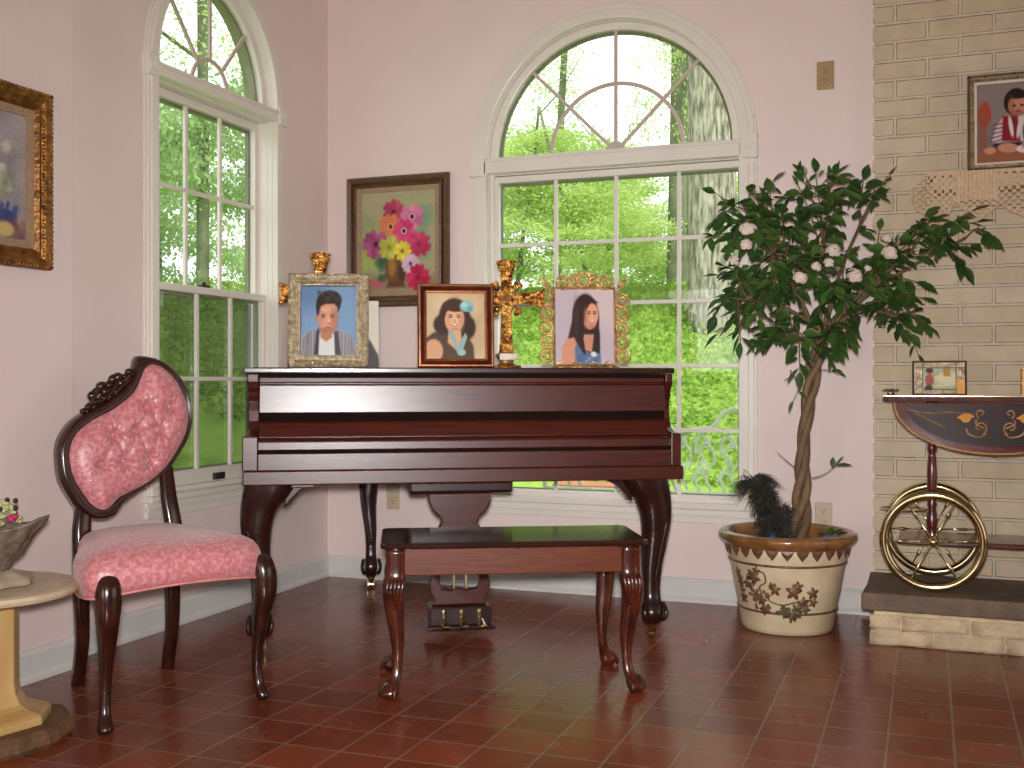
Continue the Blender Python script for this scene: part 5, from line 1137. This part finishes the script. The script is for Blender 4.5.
for fl, cx in ((1, 2.872), (-1, 2.972)):
    scroll(b, cx, .772, .026, fl); scroll(b, cx + fl * .004, .822, .017, -fl); tube(b, smoothpath([(cx - fl * .045, -.433, .77), (cx - fl * .035, -.433, .748), (cx, -.433, .738), (cx + fl * .02, -.433, .752)], 5), .003, 5)
    tube(b, smoothpath([(cx - fl * .01, -.433, .80), (cx - fl * .012, -.433, .785), (cx + fl * .015, -.433, .77)], 5), .003, 5)
tube(b, smoothpath([(2.63, -.433, .835), (2.70, -.433, .822), (2.78, -.433, .826), (2.85, -.433, .82)], 5), .002, 5); tube(b, smoothpath([(2.66, -.433, .82), (2.72, -.433, .79), (2.76, -.433, .77)], 5), .002, 5)
obj('marquetry_scroll', b, 'inlay', leaf_)
b = nb()
for cx in (2.826, 3.018):
    prism(b, arc(cx, .806, .017, 0, 340, 14), -.434, -.430, 'y'); prism(b, [(cx - .03, .806), (cx, .795), (cx + .03, .812), (cx, .826)], -.4338, -.430, 'y')
obj('marquetry_flower', b, 'inlay_y', leaf_)
for o in [leaf_] + [x for x in bpy.data.objects if x.parent == leaf_]:      # the leaf hangs with its foot a little forward
    for v in o.data.vertices: v.co.y += -(v.co.z - .858) * .14
post = [(.0, .36), (.017, .365), (.019, .38), (.012, .395), (.018, .41), (.020, .43), (.014, .455), (.012, .47), (.018, .49), (.014, .50), (.016, .52), (.018, .60), (.014, .66), (.010, .67), (.017, .685), (.017, .70), (.010, .715), (.016, .735), (.016, .76), (.012, .775), (.020, .79), (.020, .862)]
for y in (-.36, -.16):
    for x in (2.715, 3.25):
        b = nb(); lathe(b, [(max(r_, .001), z) for r_, z in post], 16, (x, y, 0)); at_cart(obj('turned_post', b, 'cart', tc_, smooth=True))
b = nb(); box(b, 2.60, 3.40, -.385, -.125, .343, .361); at_cart(obj('lower_shelf', b, 'cart', tc_, bevel=.004))
for y, yy in ((-.43, 0), (-.085, 1)):
    r_ = .182; cz = .182 + r_ + .001
    b = nb(); tube(b, [(2.718 + (r_ - .0165) * math.cos(2 * math.pi * k / 56), y, cz + (r_ - .0165) * math.sin(2 * math.pi * k / 56)) for k in range(56)], .0165, 12, closed=True); wh = at_cart(obj('wheel', b, 'brass', tc_, smooth=True))
    for k in range(6):
        a = R(2 + 60 * k); b = nb(); P = [(2.718 + t * r_ * math.cos(a), y, cz + t * r_ * math.sin(a)) for t in (.05, .2, .22, .26, .30, .5, .55, .6, .65, .7, .9)]
        tube(b, P, [.004, .0035, .005, .006, .0035, .0032, .006, .0075, .006, .0032, .0035], 8); obj('spoke', b, 'brass', wh, smooth=True)
    b = nb(); tube(b, [(2.718, y - .016, cz), (2.718, y + .016, cz)], .016, 16); ball(b, (2.718, y - .018, cz), .012, 10); obj('hub', b, 'brass', wh, smooth=True)
b = nb(); tube(b, [(2.718, -.43, .365), (2.718, -.085, .365)], .008, 10); at_cart(obj('axle', b, 'brass', tc_))
b = nb(); lathe(b, [(.012, .182), (.014, .20), (.012, .33), (.018, .343)], 12, (3.25, -.26, 0)); at_cart(obj('rear_leg', b, 'cart', tc_, smooth=True))
b = nb(); tube(b, [(2.617 + .083 * math.cos(2 * math.pi * k / 40), -.26 + .075 * math.sin(2 * math.pi * k / 40), .458) for k in range(40)], .0032, 8, closed=True); tube(b, [(2.69, -.30, .458), (2.712, -.345, .458)], .003, 6); at_cart(obj('bottle_ring', b, 'brass', tc_, smooth=True))
b = nb(); tube(b, smoothpath([(2.545, -.33, .903), (2.565, -.345, .905), (2.60, -.33, .904)], 4), .0035, 6); tube(b, [(2.572, -.34, .882), (2.572, -.34, .904)], .004, 8); ball(b, (2.565, -.34, .894), .006, 8); ball(b, (2.582, -.34, .893), .006, 8); at_cart(obj('tray_handle', b, 'brass', tc_, smooth=True))

# ------------------------------------------------------------------ pedestal table with flowers at the left edge
st = thing('pedestal_table', 'round marble topped pedestal table at the left edge of the room', 'table', (0.40, -2.42, 0))
b = nb(); lathe(b, [(.205, .376), (.222, .381), (.226, .39), (.224, .399), (.212, .403), (.0005, .403)], 56); obj('tabletop', b, 'marble', st, smooth=False, bevel=0.0)
b = nb(); lathe(b, [(.10, .362), (.12, .367), (.12, .377)], 8); obj('top_collar', b, 'onyx', st)
b = nb(); lathe(b, [(.098, .09), (.082, .12), (.077, .15), (.077, .345), (.09, .364)], 8, wob=None); o = obj('column', b, 'onyx', st, bevel=.004); o.rotation_euler = (0, 0, R(10))
b = nb(); lathe(b, [(.158, .046), (.158, .066), (.145, .074), (.11, .086), (.098, .094)], 8); o = obj('plinth', b, 'onyx', st, bevel=.004); o.rotation_euler = (0, 0, R(10))
b = nb(); random.seed(9); wv = [random.uniform(-.035, .012) for _ in range(30)]
lathe(b, [(.203, 0.0), (.212, .012), (.210, .036), (.197, .046)], 30, wob=lambda a, z: 1 + wv[int(a / (2 * math.pi) * 30) % 30] * 2.2 * (0.6 + z * 12 * .5)); o = obj('base_slab', b, 'brokenstone', st)
vs_ = thing('flower_vase', 'grey leaf shaped vase of pale yellow blossoms on the pedestal table', 'vase', (0.412, -2.42, 0.4035))
b = nb(); lathe(b, [(.085, 0), (.10, .006), (.095, .022), (.06, .034), (.045, .04)], 32, wob=lambda a, z: 1 + .10 * math.sin(7 * a)); obj('shell_foot', b, 'shell', vs_, smooth=True)
b = nb(); rings = []
sect = [(.0, .036, .042, .034), (.012, .07, .055, .04), (.03, .10, .085, .055), (.05, .13, .115, .07), (.068, .165, .145, .085), (.075, .175, .148, .086), (.064, .168, .13, .075), (.05, .13, .10, .058)]
for k, (lean_, z, rx, ry) in enumerate(sect):
    rings.append([b.verts.new(tuple(RV * (rx * math.cos(2 * math.pi * i / 48) * (1 + .035 * math.cos(12 * 2 * math.pi * i / 48))) + FV * (ry * math.sin(2 * math.pi * i / 48) * (1 + .035 * math.cos(12 * 2 * math.pi * i / 48))) + Vector((0, 0, z * .88 + (.03 * abs(math.cos(2 * math.pi * i / 48)) ** 3 if k > 2 else 0))))) for i in range(48)])
for r0, r1 in zip(rings, rings[1:]):
    for i in range(48): b.faces.new([r0[i], r0[(i + 1) % 48], r1[(i + 1) % 48], r1[i]])
b.faces.new(rings[0][::-1]); b.faces.new(rings[-1]); obj('leaf_bowl', b, 'pewter', vs_, smooth=True)
b = nb(); g_ = random.Random(4); b2 = nb(); b3 = nb()
for k in range(120):
    a, e = g_.uniform(0, 6.28), g_.uniform(0, 1); p = RV * (math.cos(a) * .075 * math.sqrt(e) - .005) + FV * (math.sin(a) * .05 * math.sqrt(e)) + Vector((0, 0, .165 + .055 * (1 - e) + g_.uniform(-.006, .006)))
    for q in range(4):
        d = Vector((g_.uniform(-1, 1), g_.uniform(-1, 1), g_.uniform(-.3, 1))) * .006; ball(b, p + d, .0058, 6, (1, 1, .7))
for k in range(16):
    a = g_.uniform(0, 6.28); ball(b2, RV * (math.cos(a) * .06) + FV * (math.sin(a) * .045) + Vector((0, 0, .195 + g_.uniform(-.01, .03))), .007, 7)
for k in range(5): ball(b3, RV * (.075 + g_.uniform(-.01, .012)) - FV * (.03 + g_.uniform(-.01, .01)) + Vector((0, 0, .172 + g_.uniform(0, .014))), .010, 8, (1, 1, .7))
obj('pale_blossoms', b, 'hydr', vs_, smooth=True); obj('dark_buds', b2, 'darkbud', vs_, smooth=True); obj('magenta_blossom', b3, 'magenta', vs_, smooth=True)

# ------------------------------------------------------------------ outdoors: hillside, trees, garden seat
def gz_(x, y):
    x = np.asarray(x, float); y = np.asarray(y, float); d = np.hypot(np.maximum(-x, 0) * .95, np.maximum(y, 0))
    z = .42 * np.clip(d - 3, 0, 5) + .025 * np.clip(d - 8, 0, 40); return z - .12 + .05 * np.sin(x * 1.7) * np.cos(y * 1.3) * np.clip(d - 2, 0, 1)
xs = np.concatenate([np.linspace(-34, -8, 27), np.linspace(-7.5, 7, 60), np.linspace(8, 26, 16)]); ys = np.concatenate([np.linspace(-9, -.5, 12), np.linspace(0.16, 9, 42), np.linspace(9.6, 40, 30)])
XX, YY = np.meshgrid(xs, ys); ZZ = gz_(XX, YY); n1 = len(xs)
ZZ = np.where((XX > -.4) & (YY < .3), -.3, ZZ)
me = bpy.data.meshes.new('ground'); ix = np.arange(XX.size).reshape(XX.shape); q = np.stack([ix[:-1, :-1], ix[:-1, 1:], ix[1:, 1:], ix[1:, :-1]], -1).reshape(-1, 4)
me.from_pydata(np.stack([XX.ravel(), YY.ravel(), ZZ.ravel()], 1).tolist(), [], q.tolist()); me.polygons.foreach_set('use_smooth', [True] * len(me.polygons))
struct(obj('ground', me, 'grass'), 'green hillside lawn outside the windows')
def leafmesh(name, pts, size, seed, m, asp=.55, up=.4):
    g = np.random.RandomState(seed); n = len(pts); a = g.randn(n, 3); a /= np.linalg.norm(a, axis=1)[:, None]; t = g.randn(n, 3); t[:, 2] *= 1
    t -= (t * a).sum(1)[:, None] * a; t /= np.linalg.norm(t, axis=1)[:, None]; L = size * g.uniform(.6, 1.3, n)[:, None]
    V = np.stack([pts - a * L * .5, pts + t * L * asp * .5, pts + a * L * .5, pts - t * L * asp * .5], 1).reshape(-1, 3)
    me = bpy.data.meshes.new(name); me.vertices.add(4 * n); me.vertices.foreach_set('co', V.ravel().astype(np.float32)); me.loops.add(4 * n); me.loops.foreach_set('vertex_index', np.arange(4 * n, dtype=np.int32))
    me.polygons.add(n); me.polygons.foreach_set('loop_start', np.arange(0, 4 * n, 4, dtype=np.int32)); me.polygons.foreach_set('loop_total', np.full(n, 4, dtype=np.int32)); me.update(calc_edges=True); me.materials.append(M[m]); return me
def crownpts(n, r, seed, clus=26, lay=.16):
    """points in flat sprays within a unit-ish ellipsoid of radii r"""
    g = np.random.RandomState(seed); c = g.randn(clus, 3); c /= np.linalg.norm(c, axis=1)[:, None]; c *= g.uniform(.25, 1, clus)[:, None] ** .6
    k = g.randint(0, clus, n); p = c[k] + g.randn(n, 3) * np.array([.19, .19, lay * .5]); return p * np.array(r)
var = [leafmesh('foliage', crownpts(9000, (1, 1, 1), s, 34), .062, s, 'fol', .6) for s in (1, 2)]
var2 = [leafmesh('foliage', crownpts(9000, (1, 1, 1), s, 30), .062, s, 'fol2', .6) for s in (5, 6)]
sparse = [leafmesh('foliage', crownpts(3200, (1, 1, 1), s, 30, .14), .05, s, 'fol', .6) for s in (11, 12)]
def tree(name, label, x, y, ht, crowns, tr_r, tm='thintrunk', group=None, leanx=0.0, forks=3, seed=0):
    z0 = float(gz_(x, y)) - .05; t = thing(name, label, 'tree' if 'tree' in name else 'shrub', (x, y, z0), 0, group); g = random.Random(seed); b = nb()
    P = smoothpath([(0, 0, -.1), (leanx * .3 + g.uniform(-.05, .05), 0, ht * .35), (leanx * .7, g.uniform(-.1, .1), ht * .7), (leanx, 0, ht)], 6); tube(b, P, [tr_r * 1.25, tr_r, tr_r * .85, tr_r * .6], 14); o = obj('trunk', b, tm, t, smooth=True)
    for k in range(forks):
        b = nb(); s0 = P[g.randint(len(P) // 3, len(P) - 2)]; a = g.uniform(0, 6.28); L = ht * g.uniform(.18, .34)
        tube(b, smoothpath([s0, s0 + Vector((math.cos(a) * L * .5, math.sin(a) * L * .5, L * .35)), s0 + Vector((math.cos(a) * L, math.sin(a) * L, L * .9))], 5), [tr_r * .4, tr_r * .12], 7); obj('branch', b, tm, t, smooth=True)
    for (cx, cy, cz, rx, ry, rz_, kind, rot) in crowns:
        me = {'f': var[int(rot) % 2], 'd': var2[int(rot) % 2], 's': sparse[int(rot) % 2]}[kind]
        o = bpy.data.objects.new('foliage', me); C.objects.link(o); o.parent = t; o.location = (cx, cy, cz); o.scale = (rx, ry, rz_); o.rotation_euler = (0, 0, rot)
    return t
# the big grey trunk and its neighbours behind the back window
tree('oak_tree', 'tall tree with a very thick grey furrowed trunk outside the back window', .58, 7.0, 9, [(0, 0, 7.6, 2.4, 2.4, 1.0, 's', 1)], .235, 'trunk', forks=2, seed=1)
tree('forest_tree', 'straight dark green trunk just left of the thick grey trunk outside', -.35, 9.5, 9, [(-.1, 0, 2.9, .55, .6, 1.2, 's', 2), (.1, 0, 4.6, .6, .6, .9, 's', 1)], .13, seed=2)
tree('forest_tree', 'slim forked tree rising at the left side of the back window', -2.0, 9.5, 6, [(0, 0, 1.7, 1.4, 1.0, .7, 'f', 1), (-.4, 0, 3.0, 1.0, 1.0, .6, 's', 1), (-.6, 0, 4.2, .8, .8, .6, 's', 2)], .05, leanx=.2, seed=3)
tree('understory_tree', 'thin leaning understory tree with layered bright leaves behind the window grille', -.75, 7.2, 2.4, [(.0, 0, .9, .8, .8, .6, 'f', 1), (-.3, .5, 1.6, .8, .8, .4, 'f', 2)], .022, leanx=-.7, seed=4)
tree('understory_tree', 'bright leafy understory tree at the lower left of the back window', -1.9, 7.6, 2.3, [(0, 0, .9, 1.0, .9, .6, 'f', 1), (.2, .3, 1.7, .9, .9, .45, 'f', 2)], .025, leanx=.3, seed=5)
tree('understory_tree', 'bright leafy tree just right of the thick grey trunk', 1.3, 9.5, 3.6, [(0, 0, 1.4, .8, .8, 1.0, 'f', 2), (.2, 0, 3.1, .6, .6, .9, 's', 1)], .03, seed=6)
for i, (x, y, s, lb) in enumerate([(-4.6, 12.5, .95, 'leafy thicket tree farthest left behind the back window'), (-2.4, 13.5, 1.0, 'leafy thicket tree behind the slim forked tree'), (-.4, 13.0, .9, 'leafy thicket tree behind the leaning understory tree'), (1.6, 13.5, 1.0, 'leafy thicket tree seen right of the thick grey trunk'),
                               (-3.4, 18, 1.25, 'airy far tree top at the left of the arched window'), (-1.0, 20, 1.2, 'airy far tree top at the middle of the arched window'), (1.2, 17, 1.35, 'airy far tree top at the right of the arched window')]):
    tree('forest_tree', lb, x, y, s * 3.0, [(0, 0, s * .8, s * 1.5, s * 1.1, s * .75, 'f', i), (.2, 0, s * 1.7, s * 1.3, s * 1.0, s * .5, 's' if i > 3 else 'f', i + 1), (-.3, 0, s * 2.5, s * 1.0, s * .9, s * .6, 's', i)], .045, group='thicket trees on the hill', seed=10 + i)
# trees outside the left window
tree('forest_tree', 'green trunked tree in the middle of the left window', -5.4, 6.3, 8, [(0, 0, 1.8, 1.0, 1.0, 1.0, 'd', 1), (0, 0, 3.4, 1.2, 1.2, 1.0, 's', 2), (-.2, 0, 5.5, .8, .8, .8, 'f', 1)], .065, seed=30)
tree('forest_tree', 'leafy tree at the left side of the left window', -5.8, 4.9, 8, [(0, 0, 2.2, 1.1, 1.1, 1.3, 'd', 2), (0, 0, 4.3, 1.3, 1.2, 1.2, 'f', 1), (.1, 0, 6.2, 1.0, 1.2, .9, 'f', 2)], .05, seed=31)
tree('forest_tree', 'thin bent tree at the right side of the left window', -5.0, 7.6, 5, [(0, 0, 1.5, .9, .9, .8, 'd', 1), (0, 0, 3.0, .7, .7, .8, 's', 2)], .035, leanx=.3, seed=32)
for i, (x, y, s, lb) in enumerate([(-9, 7.5, 1.7, 'deep green tree standing behind the middle of the left window'), (-9, 10, 1.6, 'deep green tree standing behind the right panes of the left window'), (-8, 12.5, 1.3, 'deep green tree farthest right behind the left window'), (-11, 5.5, 1.9, 'deep green tree standing behind the left panes of the left window')]):
    tree('forest_tree', lb, x, y, s * 1.5, [(0, 0, s * .7, s * .8, s * .8, s * .8, 'd', i), (0, 0, s * 1.5, s * .6, s * .6, s * .35, 'f', i)], .06, group='trees behind the left window', seed=40 + i)
# ground cover on the bank
g = np.random.RandomState(77); n = 52000; th = g.uniform(0, 1, n); dx = g.uniform(-6.5, 3.2, n); dy = g.uniform(3.6, 9.5, n); dz = gz_(dx, dy) + np.abs(g.randn(n)) * .06 * (1 + np.sin(dx * 2.1) * np.cos(dy * 1.9) * .6)
o = obj('groundcover', leafmesh('groundcover', np.stack([dx, dy, dz], 1), .055, 78, 'groundleaf', .7)); tag(o, 'low bright green groundcover leaves over the hillside bank', 'groundcover', kind='stuff')
# white cast iron seat by the back window
gs = thing('garden_bench', 'white cast iron garden bench with pierced scroll back outside the window', 'bench', (1.35, 0.95, -0.12))
b = nb()
def P3(x, z, y=0.0): return (x - 1.35, y, z + .12)
def gt(pts, r=.008): tube(b, smoothpath([P3(x, z) for x, z in pts], 5), r, 7)
gt([(.78, .34), (.78, .62), (.95, .70), (1.1, .69), (1.35, .76), (1.50, .67), (1.60, .69), (1.68, .70), (1.73, .77), (1.83, .80), (1.92, .77), (1.96, .68), (1.97, .34)], .013)
for cx in (.93, 1.20, 1.50, 1.62, 1.75, 1.88):
    gt([(cx, .36), (cx - .03, .44), (cx + .02, .52), (cx - .03, .60), (cx + .01, .67)]); gt([(cx + .05, .38), (cx + .02, .46), (cx + .07, .54), (cx + .03, .62), (cx - .01, .57)])
    gt([(cx - .04, .62), (cx, .655), (cx + .04, .63), (cx + .03, .60), (cx, .60)]); gt([(cx - .05, .42), (cx - .02, .47), (cx + .02, .45), (cx + .03, .41)])
    ball(b, P3(cx + .01, .52), .016, 8, (1, .5, 1)); ball(b, P3(cx + .03, .63), .014, 8, (1.4, .5, .7)); ball(b, P3(cx - .03, .58), .014, 8, (.7, .5, 1.4))
gt([(.78, .36), (1.97, .36)], .012)
obj('pierced_back', b, 'iron', gs, smooth=True)
b = nb()
for k in range(7): box(b, -.60, .62, -.06 - k * .055, -.02 - k * .055, .425, .437)
obj('slatted_seat', b, 'iron', gs, bevel=.003)
for x in (.80, 1.17, 1.50, 1.95):
    for y in (0, -.38):
        b = nb(); tube(b, smoothpath([P3(x, .33, y), P3(x, .15, y * .97), P3(x, -.10, y)], 4), .017, 9); obj('leg', b, 'iron', gs, smooth=True)
tp_ = thing('terracotta_trough', 'terracotta trough on the ground beyond the garden bench', 'planter', (.55, 2.9, -.10))
b = nb(); loft(b, [(0, 0, 0, .30, .12), (0, 0, .20, .34, .14), (0, 0, .24, .36, .16), (0, 0, .30, .36, .16)], 24, 6); obj('trough_body', b, 'terra', tp_)
